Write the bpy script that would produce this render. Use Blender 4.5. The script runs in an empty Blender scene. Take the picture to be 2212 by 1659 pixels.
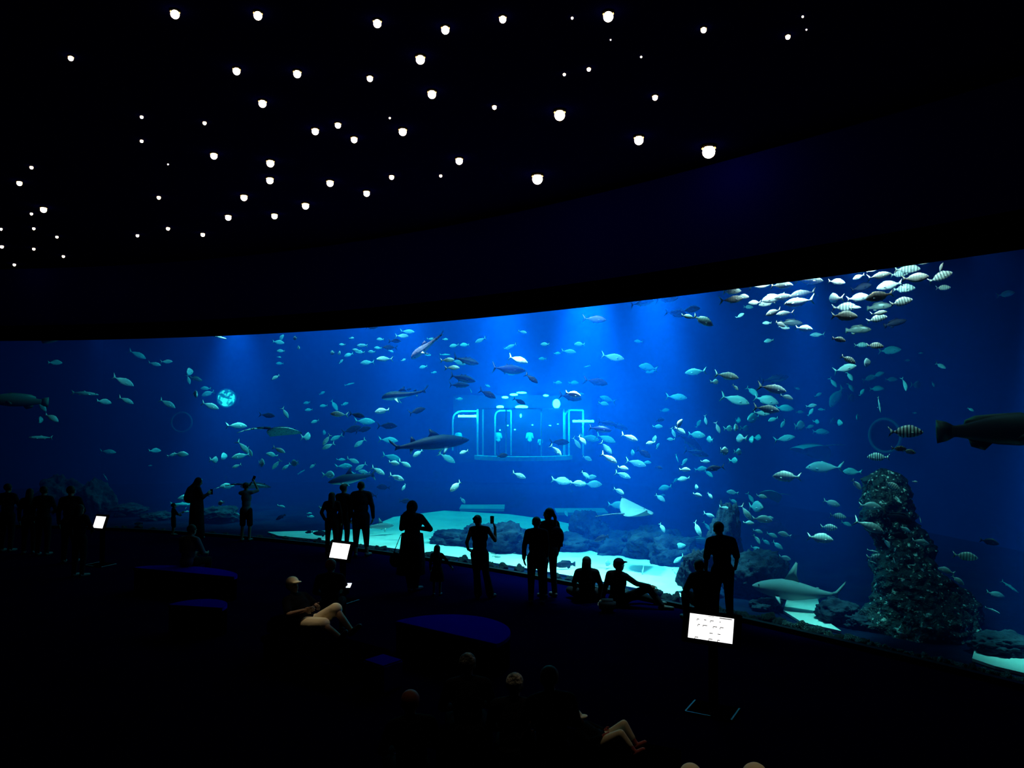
import bpy, bmesh, math, random
from mathutils import Vector, Matrix, Euler, noise
# ---------------------------------------------------------------- camera, world, exposure
F = 1661.0; W, H = 2212, 1659; ZC = 3.6; HY = 886.0
PITCH = math.atan((HY - H / 2) / F)
SC = bpy.context.scene
COL = SC.collection
cd = bpy.data.cameras.new('camera'); cam = bpy.data.objects.new('camera', cd); COL.objects.link(cam)
cam.location = (0, 0, ZC); cam.rotation_euler = (math.pi / 2 + PITCH, 0, 0)
cd.sensor_fit = 'HORIZONTAL'; cd.sensor_width = 36.0; cd.lens = 36.0 * F / W
cd.clip_start = 0.05; cd.clip_end = 200
SC.camera = cam
SC.view_settings.view_transform = 'Standard'; SC.view_settings.look = 'None'
SC.view_settings.gamma = 1.0; SC.view_settings.exposure = 0.0; SC.view_settings.use_curve_mapping = False
SC.cycles.use_denoising = True; SC.cycles.use_adaptive_sampling = True; SC.cycles.adaptive_threshold = 0.02; SC.cycles.use_light_tree = True
SC.cycles.max_bounces = 6; SC.cycles.diffuse_bounces = 2; SC.cycles.glossy_bounces = 2
SC.cycles.volume_bounces = 0; SC.cycles.transparent_max_bounces = 24; SC.cycles.transmission_bounces = 2
SC.cycles.caustics_reflective = False; SC.cycles.caustics_refractive = False
SC.cycles.sample_clamp_indirect = 2.0
wd = bpy.data.worlds.new('dark_hall_world'); SC.world = wd; wd.use_nodes = True
wd.node_tree.nodes['Background'].inputs[0].default_value = (0, 0, 0, 1)
wd.node_tree.nodes['Background'].inputs[1].default_value = 0.0

def ray(px, py):
    u = (px - W / 2) / F; v = (H / 2 - py) / F
    return Vector((u, math.cos(PITCH) - v * math.sin(PITCH), math.sin(PITCH) + v * math.cos(PITCH)))
def at(px, py, y):
    r = ray(px, py); return Vector((0, 0, ZC)) + r * (y / r.y)
def on_z(px, py, z=0.0):
    r = ray(px, py); return Vector((0, 0, ZC)) + r * ((z - ZC) / r.z)

# the curved acrylic window: polar curve round GC
GC = (-20.3, -8.0)
GPOLY = (38.18427, -20.325278, 23.84239, -10.861671, 1.455906)
ZT, ZB = 5.8, 0.05
def gr(th):
    th=min(max(th,T_LO),T_HI)
    return sum(c * th ** i for i, c in enumerate(GPOLY))
T_LO, T_HI = 0.56, 1.47      # fitted range
def gp(th, off=0.0):
    r = gr(th) + off
    return Vector((GC[0] + r * math.cos(th), GC[1] + r * math.sin(th), 0))
def glass_y(px):
    "depth (world y) at which the vertical plane through pixel column px meets the glass"
    u = (px - W / 2) / F
    lo, hi = 2.0, 40.0
    for _ in range(40):
        m = (lo + hi) / 2; x = u * m
        inside = math.hypot(x - GC[0], m - GC[1]) < gr(math.atan2(m - GC[1], x - GC[0]))
        if inside: lo = m
        else: hi = m
    return lo
# ---------------------------------------------------------------- tank lamps and added fill lamps (above the water, inside the tank)
def spot(name, loc, target, power, color, angle=70, blend=0.9, radius=0.25):
    l = bpy.data.lights.new(name, 'SPOT'); l.energy = power; l.color = color
    l.spot_size = math.radians(angle); l.spot_blend = blend; l.shadow_soft_size = radius
    o = bpy.data.objects.new(name, l); COL.objects.link(o); o.location = loc
    d = Vector(target) - Vector(loc); o.rotation_euler = d.to_track_quat('-Z', 'Y').to_euler()
    return o
def area(name, loc, target, power, color, sx, sy):
    l = bpy.data.lights.new(name, 'AREA'); l.energy = power; l.color = color; l.shape = 'RECTANGLE'; l.size = sx; l.size_y = sy
    o = bpy.data.objects.new(name, l); COL.objects.link(o); o.location = loc
    o.rotation_euler = (Vector(target) - Vector(loc)).to_track_quat('-Z', 'Y').to_euler()
    return o
# broad lamp rigs hanging over the open water
RIGS = [  # x, y, z, aim dx, aim dy, power, colour, size x, size y
    (-1.5, 25.5, 8.0, 0.0, 0.0, 1000, (0.5, 0.97, 1.0), 10, 7),
    (2.6, 20.0, 8.0, -0.3, 0.0, 380, (0.5, 0.95, 1.0), 4, 4),
    (-9.0, 29.0, 8.0, 0.0, 0.0, 260, (0.4, 0.85, 1.0), 6, 5),
    (-18.0, 29.5, 8.0, 0.0, 0.0, 20, (0.3, 0.7, 1.0), 7, 4),
]
for x, y, z, dx, dy, pw, c, a, b in RIGS:
    area('lamp_rig', (x, y, z), (x + dx, y + dy, 0), pw, c, a, b)
# fill lamps added behind the head of the window to light the fishes' near sides
for i, (px, off, pw, an) in enumerate([(200, .8, 75, 80), (480, .8, 220, 90), (760, .8, 500, 95), (1000, .8, 560, 95), (1220, .8, 560, 95), (1450, .8, 480, 95), (1640, .8, 340, 90), (1830, .8, 380, 84), (1955, .8, 130, 70), (2110, .9, 75, 80)]):
    y = glass_y(px) + off; p = at(px, 640, y); p.z = 6.4
    n = Vector((p.x - GC[0], p.y - GC[1], 0)).normalized()
    spot('fish_fill', p, (p.x + n.x * 4.0, p.y + n.y * 4.0, 1.5), pw, (0.35, 0.95, 1.0) if i < 6 else (0.8, 1.0, 0.98), an, 0.8, 0.3)
# lamps that make the bright pools on the sand near the glass, and the glow high on the left
for (px, y, tx, ty, pw, an, c) in [(505, 25.2, 0, 1.5, 2600, 60, (0.5, 1, 1)), (870, 20.0, 0.2, 0.2, 4200, 55, (0.9, 1, 1)), (1080, 18.2, 0, 0.2, 6500, 58, (0.95, 1, 1)), (1270, 17.0, 0.0, 0.0, 13000, 50, (1, 1, 1)), (1410, 15.6, 0.0, 0.2, 10000, 44, (0.95, 1, 1)),
                                   (1735, 13.2, 0, 0, 5000, 24, (0.8, 1, 1)), (2300, 13.2, -1.55, -2.0, 6500, 22, (0.8, 1, 1)), (1500, 19.0, -0.5, 0.5, 800, 70, (0.6, 1, 1))]:
    p = at(px, 640, y); p.z = 7.2
    spot('pool_lamp', p, (p.x + tx, p.y + ty, 0), pw, c, an, 1.0, 0.3)
# ---------------------------------------------------------------- helpers
def tag(o, label=None, cat=None, group=None, kind=None):
    if label: o['label'] = label
    if cat: o['category'] = cat
    if group: o['group'] = group
    if kind: o['kind'] = kind
    return o
def empty(name, loc=(0, 0, 0), rz=0.0):
    o = bpy.data.objects.new(name, None); COL.objects.link(o); o.location = loc; o.rotation_euler = (0, 0, rz)
    o.empty_display_size = 0.1
    return o
def link(name, me, mat=None, parent=None, smooth=False):
    if not isinstance(me, bpy.types.Mesh):
        bm = me; me = bpy.data.meshes.new(name); bm.normal_update(); bm.to_mesh(me); bm.free()
    if mat and not me.materials: me.materials.append(mat)
    if smooth:
        for p in me.polygons: p.use_smooth = True
    o = bpy.data.objects.new(name, me); COL.objects.link(o)
    if parent: o.parent = parent
    return o
def add_box(bm, c, s, rot=None):
    m = Matrix.Translation(c) @ (rot.to_4x4() if rot else Matrix.Identity(4)) @ Matrix.Diagonal((s[0], s[1], s[2], 1))
    return bmesh.ops.create_cube(bm, size=1.0, matrix=m)['verts']
_UNIT = {}
def add_unit(bm, key, co, fs, m):
    vs = [bm.verts.new(m @ v) for v in co]
    flip = m.determinant() < 0
    for f in fs: bm.faces.new([vs[k] for k in (f[::-1] if flip else f)])
    return vs
def add_cyl(bm, a, b, r1, r2=None, seg=16, caps=True):
    a, b = Vector(a), Vector(b); d = b - a; r2 = r1 if r2 is None else r2
    q = d.to_track_quat('Z', 'Y').to_matrix()
    co = [a + q @ Vector((r1 * math.cos(2 * math.pi * k / seg), r1 * math.sin(2 * math.pi * k / seg), 0)) for k in range(seg)]
    co += [b + q @ Vector((r2 * math.cos(2 * math.pi * k / seg), r2 * math.sin(2 * math.pi * k / seg), 0)) for k in range(seg)]
    fs = [(k, (k + 1) % seg, seg + (k + 1) % seg, seg + k) for k in range(seg)]
    if caps: fs += [tuple(range(seg))[::-1], tuple(range(seg, 2 * seg))]
    return add_unit(bm, None, co, fs, Matrix.Identity(4))
def add_ball(bm, c, r, s=(1, 1, 1), rot=None, u=16, v=10):
    if (u, v) not in _UNIT:
        co = [Vector((0, 0, 1))] + [Vector((math.sin(math.pi * i / v) * math.cos(2 * math.pi * k / u), math.sin(math.pi * i / v) * math.sin(2 * math.pi * k / u), math.cos(math.pi * i / v))) for i in range(1, v) for k in range(u)] + [Vector((0, 0, -1))]
        n = len(co) - 1
        fs = [(0, 1 + k, 1 + (k + 1) % u) for k in range(u)] + [(1 + (i - 1) * u + k, 1 + i * u + k, 1 + i * u + (k + 1) % u, 1 + (i - 1) * u + (k + 1) % u) for i in range(1, v - 1) for k in range(u)] + [(n, 1 + (v - 2) * u + (k + 1) % u, 1 + (v - 2) * u + k) for k in range(u)]
        _UNIT[u, v] = (co, fs)
    co, fs = _UNIT[u, v]
    m = Matrix.Translation(c) @ (rot.to_4x4() if rot else Matrix.Identity(4)) @ Matrix.Diagonal((r * s[0], r * s[1], r * s[2], 1))
    return add_unit(bm, None, co, fs, m)
def bar(bm, pts, w, h):
    for a, b in zip(pts, pts[1:]):
        d = Vector(b) - Vector(a)
        add_box(bm, (Vector(a) + Vector(b)) / 2, (d.length, w, h), d.to_track_quat('X', 'Z').to_matrix())
MATS = {}
def mat(name, color, rough=0.7, spec=0.3, metal=0.0, emit=None, es=0.0, bump=0.0, bscale=5.0, vary=0.0, vscale=3.0, color2=None, ramp=(0.4, 0.65)):
    if name in MATS: return MATS[name]
    m = bpy.data.materials.new(name); m.use_nodes = True; nt = m.node_tree; N = nt.nodes; L = nt.links
    b = N['Principled BSDF']
    b.inputs['Base Color'].default_value = (*color, 1); b.inputs['Roughness'].default_value = rough
    b.inputs['Specular IOR Level'].default_value = spec; b.inputs['Metallic'].default_value = metal
    if emit: b.inputs['Emission Color'].default_value = (*emit, 1); b.inputs['Emission Strength'].default_value = es
    if color2 or bump:
        tc = N.new('ShaderNodeTexCoord')
    if color2:
        n = N.new('ShaderNodeTexNoise'); n.inputs['Scale'].default_value = vscale; n.inputs['Detail'].default_value = 6
        L.new(tc.outputs['Object'], n.inputs['Vector'])
        r = N.new('ShaderNodeValToRGB'); r.color_ramp.elements[0].position = ramp[0]; r.color_ramp.elements[1].position = ramp[1]
        r.color_ramp.elements[0].color = (*color, 1); r.color_ramp.elements[1].color = (*color2, 1)
        L.new(n.outputs[0], r.inputs[0]); L.new(r.outputs[0], b.inputs['Base Color'])
    if bump:
        n2 = N.new('ShaderNodeTexNoise'); n2.inputs['Scale'].default_value = bscale; n2.inputs['Detail'].default_value = 8
        L.new(tc.outputs['Object'], n2.inputs['Vector'])
        bp = N.new('ShaderNodeBump'); bp.inputs['Strength'].default_value = bump; bp.inputs['Distance'].default_value = 0.1
        L.new(n2.outputs[0], bp.inputs['Height']); L.new(bp.outputs[0], b.inputs['Normal'])
    MATS[name] = m
    return m
# ---------------------------------------------------------------- the setting
HC = 8.0
def arc_pts(t0, t1, n, off=0.0):
    return [gp(t0 + (t1 - t0) * i / (n - 1), off) for i in range(n)]
def strip(name, inner, outer, z0, z1, m, kind='structure'):
    "a solid curved wall between two plan polylines"
    bm = bmesh.new(); n = len(inner)
    v = [[bm.verts.new((p.x, p.y, z)) for p in pl] for pl, z in ((inner, z0), (outer, z0), (outer, z1), (inner, z1))]
    for i in range(n - 1):
        for k in range(4):
            a, b = v[k], v[(k + 1) % 4]
            bm.faces.new((a[i], a[i + 1], b[i + 1], b[i]))
    bm.faces.new([v[k][0] for k in range(4)]); bm.faces.new([v[k][-1] for k in (3, 2, 1, 0)])
    bmesh.ops.recalc_face_normals(bm, faces=bm.faces)
    o = link(name, bm, m); o['kind'] = kind
    return o
T0, T1 = 0.22, 1.68
def plan_solid(name, plan, z0, z1, m):
    bm = bmesh.new()
    lo = [bm.verts.new((x, y, z0)) for x, y in plan]; hi = [bm.verts.new((x, y, z1)) for x, y in plan]
    n = len(plan)
    bm.faces.new(lo[::-1]); bm.faces.new(hi)
    for i in range(n): bm.faces.new((lo[i], lo[(i + 1) % n], hi[(i + 1) % n], hi[i]))
    bmesh.ops.recalc_face_normals(bm, faces=bm.faces)
    return link(name, bm, m)
m_floor = mat('dark_floor', (0.0002, 0.0003, 0.0085), rough=0.95, spec=0.0, color2=(0.0001, 0.0002, 0.0065), vscale=1.2, bump=0.05, bscale=30)
m_ceil = mat('dark_ceiling', (0.0004, 0.0004, 0.016), rough=0.95, spec=0.0)
m_fascia = mat('blue_spill_fascia', (0.002, 0.002, 0.2), rough=0.95, spec=0.0)  # blue spill from the tank is put into this wall colour
m_wall = mat('dark_wall', (0.0008, 0.0008, 0.003), rough=0.95, spec=0.0)
m_black = mat('black_trim', (0.0005, 0.0005, 0.001), rough=0.9, spec=0.0)
m_rail = mat('dark_metal_sill', (0.003, 0.003, 0.006), rough=0.6, spec=0.08)
HALL_X0, HALL_X1, HALL_Y0 = -24.0, 13.0, -5.0
gl = arc_pts(T0, T1, 60)
plan = [(p.x, p.y) for p in arc_pts(T0, T1, 60, -0.02)] + [(HALL_X0 - 2, gl[-1].y), (HALL_X0 - 2, HALL_Y0), (HALL_X1, HALL_Y0), (HALL_X1, gl[0].y)]
o = plan_solid('floor', plan, -0.2, 0.0, m_floor); o['kind'] = 'structure'
o = plan_solid('ceiling', plan, HC, HC + 0.2, m_ceil); o['kind'] = 'structure'
def wallbox(name, a, b, m):
    bm = bmesh.new(); a = Vector(a); b = Vector(b); add_box(bm, (a + b) / 2, b - a)
    o = link(name, bm, m); o['kind'] = 'structure'; return o
wallbox('wall_back', (HALL_X0 - 2, HALL_Y0 - 0.2, 0), (HALL_X1, HALL_Y0, HC), m_wall)
wallbox('wall_left', (HALL_X0 - 2.2, HALL_Y0, 0), (HALL_X0 - 2, gl[-1].y, HC), m_wall)
wallbox('wall_right', (HALL_X1, HALL_Y0, 0), (HALL_X1 + 0.2, gl[0].y, HC), m_wall)
strip('wall_front', arc_pts(T0, T1, 60, 0.0), arc_pts(T0, T1, 60, 0.5), ZT + 0.06, HC + 0.2, m_fascia)          # fascia over the window
strip('trim_3', arc_pts(T0, T1, 60, 0.0), arc_pts(T0, T1, 60, 0.52), ZT, ZT + 0.059, m_black)
strip('trim_1', arc_pts(T0, T1, 60, -0.07), arc_pts(T0, T1, 60, -0.001), ZT + 0.0, ZT + 0.42, m_black)     # black band along its head
strip('wall_front', arc_pts(T0, T1, 60, 0.0), arc_pts(T0, T1, 60, 0.1), -1.0, ZB, m_wall)
strip('trim_2', arc_pts(T0, T1, 60, -0.10), arc_pts(T0, T1, 60, -0.001), 0.001, ZB + 0.03, m_rail)
# acrylic
mg = bpy.data.materials.new('clear_acrylic'); mg.use_nodes = True; nt = mg.node_tree; nt.nodes.clear()
out = nt.nodes.new('ShaderNodeOutputMaterial'); mx = nt.nodes.new('ShaderNodeMixShader'); tr = nt.nodes.new('ShaderNodeBsdfTransparent'); gs = nt.nodes.new('ShaderNodeBsdfGlossy')
tr.inputs[0].default_value = (0.97, 0.99, 1, 1); gs.inputs['Roughness'].default_value = 0.02; mx.inputs[0].default_value = 0.015
nt.links.new(tr.outputs[0], mx.inputs[1]); nt.links.new(gs.outputs[0], mx.inputs[2]); nt.links.new(mx.outputs[0], out.inputs[0])
bm = bmesh.new(); pts = arc_pts(T0, T1, 120, 0.04)
v0 = [bm.verts.new((p.x, p.y, ZB)) for p in pts]; v1 = [bm.verts.new((p.x, p.y, ZT)) for p in pts]
for i in range(len(pts) - 1): bm.faces.new((v0[i], v0[i + 1], v1[i + 1], v1[i]))
o = link('window_1', bm, mg, smooth=True); o['kind'] = 'structure'
# the tank: plan of its walls and floor
BACK = [(-27, 27), (-27, 32), (-20, 37.5), (-8, 39.2), (4.5, 39), (8.5, 34), (11.5, 26), (13.5, 18), (15, 10), (14.5, 3)]
tin = arc_pts(T0, T1, 60, 0.5)
def polyb(shrink):
    c = Vector((-6, 26))
    return [tuple(Vector(p) + (c - Vector(p)).normalized() * shrink) for p in BACK]
tank_plan = [(p.x, p.y) for p in tin] + BACK
m_tank = mat('tank_wall_paint', (0.004, 0.02, 0.16), rough=0.9, spec=0.05, color2=(0.006, 0.03, 0.22), vscale=0.4)
WTOP = 8.6
bm = bmesh.new(); n = len(BACK)
v0 = [bm.verts.new((x, y, -1)) for x, y in BACK]; v1 = [bm.verts.new((x, y, 9)) for x, y in BACK]
for i in range(n - 1): bm.faces.new((v0[i], v0[i + 1], v1[i + 1], v1[i]))
r = bmesh.ops.extrude_face_region(bm, geom=bm.faces[:])
for v in r['geom']:
    if isinstance(v, bmesh.types.BMVert):
        d = Vector((v.co.x + 6, v.co.y - 24, 0)).normalized(); v.co += d * 0.4
bmesh.ops.recalc_face_normals(bm, faces=bm.faces)
o = link('wall_tank', bm, m_tank); o['kind'] = 'structure'
# water
mw = bpy.data.materials.new('sea_water'); mw.use_nodes = True; nt = mw.node_tree; nt.nodes.clear()
out = nt.nodes.new('ShaderNodeOutputMaterial'); vc = nt.nodes.new('ShaderNodeVolumeCoefficients') if hasattr(bpy.types, 'ShaderNodeVolumeCoefficients') else None
SIG_S = (0.0, 0.0085, 0.064); SIG_A = (0.30, 0.055, 0.012)
if vc:
    vc.inputs['Scatter Coefficients'].default_value = SIG_S; vc.inputs['Absorption Coefficients'].default_value = SIG_A
    vc.inputs['Anisotropy'].default_value = 0.2
    nt.links.new(vc.outputs[0], out.inputs['Volume'])
mw.cycles.homogeneous_volume = True
wp = [(p.x, p.y) for p in arc_pts(T0, T1, 60, 0.06)] + [tuple(Vector(p)) for p in polyb(0.05)]
o = plan_solid('tank_water', wp, -0.9, WTOP, mw)
tag(o, 'blue water filling the tank behind the curved window', 'water', kind='stuff')
# ---------------------------------------------------------------- sand, rocks, sunken blocks, portholes, the gallery at the back
m_sand = mat('pale_sand', (0.62, 0.62, 0.56), rough=0.95, spec=0.05, color2=(0.5, 0.5, 0.45), vscale=1.5, bump=0.15, bscale=3)
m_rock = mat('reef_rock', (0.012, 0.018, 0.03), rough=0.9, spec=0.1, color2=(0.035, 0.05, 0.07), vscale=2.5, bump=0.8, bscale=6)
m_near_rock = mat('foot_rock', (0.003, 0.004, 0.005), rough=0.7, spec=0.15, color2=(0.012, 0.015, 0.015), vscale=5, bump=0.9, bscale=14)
m_speckled = mat('speckled_rock', (0.008, 0.012, 0.012), rough=0.5, spec=0.35, color2=(0.7, 0.75, 0.68), vscale=13, bump=1.0, bscale=9, ramp=(0.60, 0.67))  # pale specks where the noise passes the ramp
m_block = mat('pale_concrete_block', (0.40, 0.42, 0.40), rough=0.9, spec=0.05, color2=(0.30, 0.33, 0.32), vscale=1.2)
sp = [(p.x, p.y) for p in arc_pts(T0, T1, 60, 0.11)] + polyb(0.05)
m_bed = mat('dark_tank_bed', (0.003, 0.006, 0.02), rough=0.95, spec=0.0, color2=(0.007, 0.013, 0.035), vscale=1.2, bump=0.5, bscale=4)
o = plan_solid('floor_tank', sp, -0.6, 0.0, m_bed); o['kind'] = 'structure'
def sand_patch(pix, label, px0=None, px1=None):
    plan = []
    if px0 is not None:
        for k in range(25):
            px = px0 + (px1 - px0) * k / 24; y = glass_y(px) ; v = Vector(((px - W / 2) / F * y, y)); d = (v - Vector(GC)).normalized(); v += d * 0.50; plan.append((v.x, v.y))
    for px, py in pix: q = on_z(px, py); plan.append((q.x, q.y))
    bm = bmesh.new(); f = bm.faces.new([bm.verts.new((x, y, 0.012)) for x, y in plan]); f.normal_update()
    if f.normal.z < 0: f.normal_flip()
    r = bmesh.ops.extrude_face_region(bm, geom=[f])
    for v in r['geom']:
        if isinstance(v, bmesh.types.BMVert): v.co.z += 0.04
    bmesh.ops.recalc_face_normals(bm, faces=bm.faces)
    o = link('sand_bed', bm, m_sand); tag(o, label, 'sand', kind='stuff')
sand_patch([(1492, 1292), (1478, 1228), (1440, 1200), (1380, 1178), (1300, 1150), (1200, 1128), (1100, 1114), (960, 1106), (850, 1120), (790, 1146), (700, 1150), (640, 1151), (578, 1153)], 'bright pale sand stretching along the foot of the window behind the people', 578, 1490)
sand_patch([(1775, 1340), (1765, 1290), (1735, 1270), (1705, 1285), (1692, 1325)], 'small bright sand patch in the gap between rocks under the large shark', 1692, 1775)
sand_patch([(2300, 1420), (2212, 1400), (2150, 1396), (2108, 1402), (2100, 1430)], 'bright cyan sand in the lower corner of the window beyond the rock tower', 2100, 2330)

def rock_mesh(radii, seed, sub=4, rough=0.35, scale=1.3, fine=0.0, flat=0.0):
    bm = bmesh.new(); bmesh.ops.create_icosphere(bm, subdivisions=sub, radius=1.0)
    off = Vector((seed * 13.7, seed * 7.1, seed * 3.3))
    for v in bm.verts:
        n = v.co.normalized()
        d = noise.fractal(n * scale + off, 1.0, 2.0, 4) * rough
        c = -abs(noise.noise(n * 3.1 + off)) * rough * 0.5
        if fine: d += abs(noise.noise(n * 9 + off)) * fine - fine * 0.4 + noise.noise(n * 23 + off) * fine * 0.5
        q = n * (1 + d + c)
        v.co = Vector((q.x * radii[0], q.y * radii[1], q.z * radii[2]))
    return bm
def rock(px, top, depth, wpx, label, seed, m=None, hz=None, dy=None, sub=4, rough=0.3, fine=0.0, group=None, name='boulder', base=0.0):
    "a rock standing on the tank floor, its crest at pixel row top"
    c = at(px, top, depth); zt = c.z; w = wpx / F * depth / 2
    h = max(zt - base, 0.1)
    bm = rock_mesh((w * 0.9, (dy or w * 0.8), h * 0.62), seed, sub, rough, fine=fine)
    o = link(name, bm, m or m_rock, smooth=True)
    zs = [v.co.z for v in o.data.vertices]; ztop = max(zs)
    o.location = (c.x, c.y, zt - ztop)
    return tag(o, label, 'rock', group)
ROCKS = [
    # px, crest y, depth, width px, label
    (985, 1142, 20.8, 120, 'low blue boulder behind the woman holding up a phone, first of the reef'),
    (1038, 1128, 20.3, 100, 'knobbly boulder with an upright lump behind the woman holding up a phone'),
    (1098, 1127, 19.7, 130, 'broad rounded boulder right behind the raised phone'),
    (1158, 1145, 19.2, 100, 'rounded boulder showing just behind the pair standing together'),
    (905, 1147, 23.0, 120, 'low flat boulder behind the hooded woman in the long coat'),
    (1222, 1150, 19.8, 120, 'boulder behind the back of the taller of the standing pair'),
    (1274, 1100, 20.2, 100, 'tall cone-shaped rock rising above the two people sitting'),
    (1335, 1148, 19.6, 150, 'wide boulder above the seated man with the raised knee'),
    (1408, 1138, 19.0, 160, 'broad dark boulder under the pale ray'),
    (1455, 1150, 18.0, 120, 'dark blue boulder beside the end of the bright sand'),
    (1510, 1178, 15.0, 100, 'dark boulder beside the leaning man, on the side of the bright sand'),
    (1568, 1078, 16.0, 85, 'tall dark rock rising behind the head of the leaning man'),
    (1640, 1185, 15.2, 150, 'big dark rock mass between the leaning man and the large shark'),
    (1655, 1290, 13.4, 80, 'dark rock under the nose of the large shark'),
    (1810, 1290, 13.2, 110, 'dark rock under the tail of the large shark'),
    (1860, 1325, 12.6, 90, 'dark rock between the large shark and the foot of the rock tower'),
    (600, 1125, 27.0, 130, 'faint low rock far behind the boy with raised arms'),
    (690, 1118, 28.0, 110, 'faint low rock far behind the three people standing together'),
    (470, 1092, 25.0, 100, 'dim craggy rock beside the woman in the long veil'),
    (270, 1088, 26.5, 110, 'dim blue rock beyond the smallest lit screen'),
    (340, 1105, 25.5, 80, 'dim low rock beyond the toddler'),
    (135, 1022, 27.0, 110, 'black rounded rock standing behind the group of dark figures by the wall'),
    (205, 1030, 26.5, 95, 'black rounded rock overhanging the smallest lit screen'),
    (40, 1085, 28.0, 110, 'dim rock at the far end of the window behind the dark figures'),
    (2170, 1370, 11.5, 150, 'dark rock with pale crust in the corner of the window above the bright sand patch'),
]
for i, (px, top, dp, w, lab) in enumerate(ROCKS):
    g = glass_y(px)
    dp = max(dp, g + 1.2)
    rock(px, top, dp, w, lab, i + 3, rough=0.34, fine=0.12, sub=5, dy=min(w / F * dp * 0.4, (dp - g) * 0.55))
# the rock tower: a loft of irregular rings
def rock_tower(name, prof, label, seed, m):
    bm = bmesh.new(); NA = 120; rings = []
    K = 110
    for i in range(K):
        t = i / (K - 1); 
        py = prof[0][0] + (prof[-1][0] - prof[0][0]) * t
        for a, b in zip(prof, prof[1:]):
            if a[0] <= py <= b[0] + 1e-6:
                k = (py - a[0]) / (b[0] - a[0]); xl = a[1] + (b[1] - a[1]) * k; xr = a[2] + (b[2] - a[2]) * k; dp = a[3] + (b[3] - a[3]) * k; break
        c = at((xl + xr) / 2, py, dp); w = (xr - xl) / 2 / F * dp
        dd = min(w, 1.3) * 0.9
        ring = []
        cap = min(1.0, (i + 0.6) / 6) ** 0.5
        for j in range(NA):
            a = 2 * math.pi * j / NA
            p = Vector((math.cos(a) * w * cap, math.sin(a) * dd * cap, 0))
            q = Vector((c.x, c.y, c.z)) + p
            s = noise.fractal(q * 1.6 + Vector((seed, 0, 0)), 1.0, 2.0, 3) * 0.16 + abs(noise.noise(q * 5.5)) * 0.13 + abs(noise.noise(q * 13)) * 0.07 - 0.08
            q += Vector((math.cos(a), math.sin(a), 0.35 * noise.noise(q * 4))) * s
            ring.append(bm.verts.new(q))
        rings.append(ring)
    for r0, r1 in zip(rings, rings[1:]):
        for j in range(NA): bm.faces.new((r0[j], r0[(j + 1) % NA], r1[(j + 1) % NA], r1[j]))
    bm.faces.new(rings[0]); bm.faces.new(rings[-1][::-1])
    bmesh.ops.recalc_face_normals(bm, faces=bm.faces)
    return tag(link(name, bm, m, smooth=True), label, 'rock')
TOWER = [(1012, 1868, 1938, 14.0), (1040, 1856, 1950, 13.9), (1130, 1860, 1975, 13.7), (1185, 1895, 2020, 13.5), (1225, 1880, 2022, 13.3), (1300, 1885, 2105, 13.0), (1345, 1870, 2112, 12.8), (1400, 1868, 2118, 12.6), (1440, 1868, 2122, 12.5)]
rock_tower('rock_tower', TOWER, 'tall craggy rock tower covered with pale specks near the big striped fish', 5, m_speckled)
# row of stones along the foot of the glass
random.seed(11)
STONES_KEY = [(660, 1163, 14), (687, 1160, 16), (705, 1168, 18), (735, 1166, 12), (800, 1183, 26), (827, 1178, 16), (846, 1185, 12), (933, 1190, 22), (1003, 1200, 22), (1060, 1212, 14), (1087, 1213, 18), (1122, 1219, 16), (1203, 1236, 16), (1234, 1242, 20), (1300, 1259, 18), (1390, 1272, 20), (1417, 1268, 20), (1440, 1280, 20), (1462, 1279, 18), (1660, 1320, 26), (1700, 1338, 22), (1730, 1341, 26), (1765, 1350, 20), (520, 1152, 12), (488, 1150, 12), (458, 1147, 10), (560, 1155, 12), (590, 1156, 14), (620, 1158, 18), (645, 1162, 14), (250, 1136, 12), (268, 1134, 10), (300, 1132, 16), (330, 1139, 14), (352, 1141, 12)]
sx = set()
stones = [(a, b, c) for a, b, c in STONES_KEY]
x = 690
while x < 2240:
    if not any(abs(x - k[0]) < 11 for k in stones):
        u_ = 1 if x < 1500 else 1.5
        stones.append((x, None, random.uniform(9, 16) * u_))
    x += random.uniform(11, 19)
def bottom_y(px):
    y = glass_y(px); return HY + (ZC - ZB) / y * F, y
protos = []
for k in range(6):
    bm = rock_mesh((1, 0.8, 0.8), 40 + k, 3, 0.45, fine=0.12); me = bpy.data.meshes.new('stone'); bm.to_mesh(me); bm.free(); me.materials.append(m_near_rock)
    for p_ in me.polygons: p_.use_smooth = True
    me2 = me.copy(); me2.materials[0] = m_speckled
    protos.append((me, me2))
for i, (px, ty, wpx) in enumerate(sorted(stones, key=lambda s: s[0])):
    by, gy = bottom_y(px)
    w_ = wpx / F * gy * 0.8
    q_ = Vector(((px - W / 2) / F * gy, gy)); n_ = (q_ - Vector(GC)).normalized(); y = gy + (0.14 + w_ + 0.1 * ((i * 7) % 5) / 5) / max(0.35, n_.dot(q_.normalized())) * (q_.y / q_.length)
    if ty is None: ty = by - wpx * random.uniform(0.4, 0.75)
    zt = at(px, ty, y).z; w = wpx / F * y / 2 * 1.45
    zt = max(zt, 0.06)
    h = min(max((zt + 0.04) / 1.3, 0.05), w * 1.5)
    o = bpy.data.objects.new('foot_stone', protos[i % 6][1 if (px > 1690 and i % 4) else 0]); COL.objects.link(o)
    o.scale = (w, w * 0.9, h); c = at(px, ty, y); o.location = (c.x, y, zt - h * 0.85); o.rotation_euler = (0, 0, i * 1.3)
    tag(o, 'small dark stone in the row along the foot of the window', 'stone', 'stones along the foot of the window')
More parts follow.
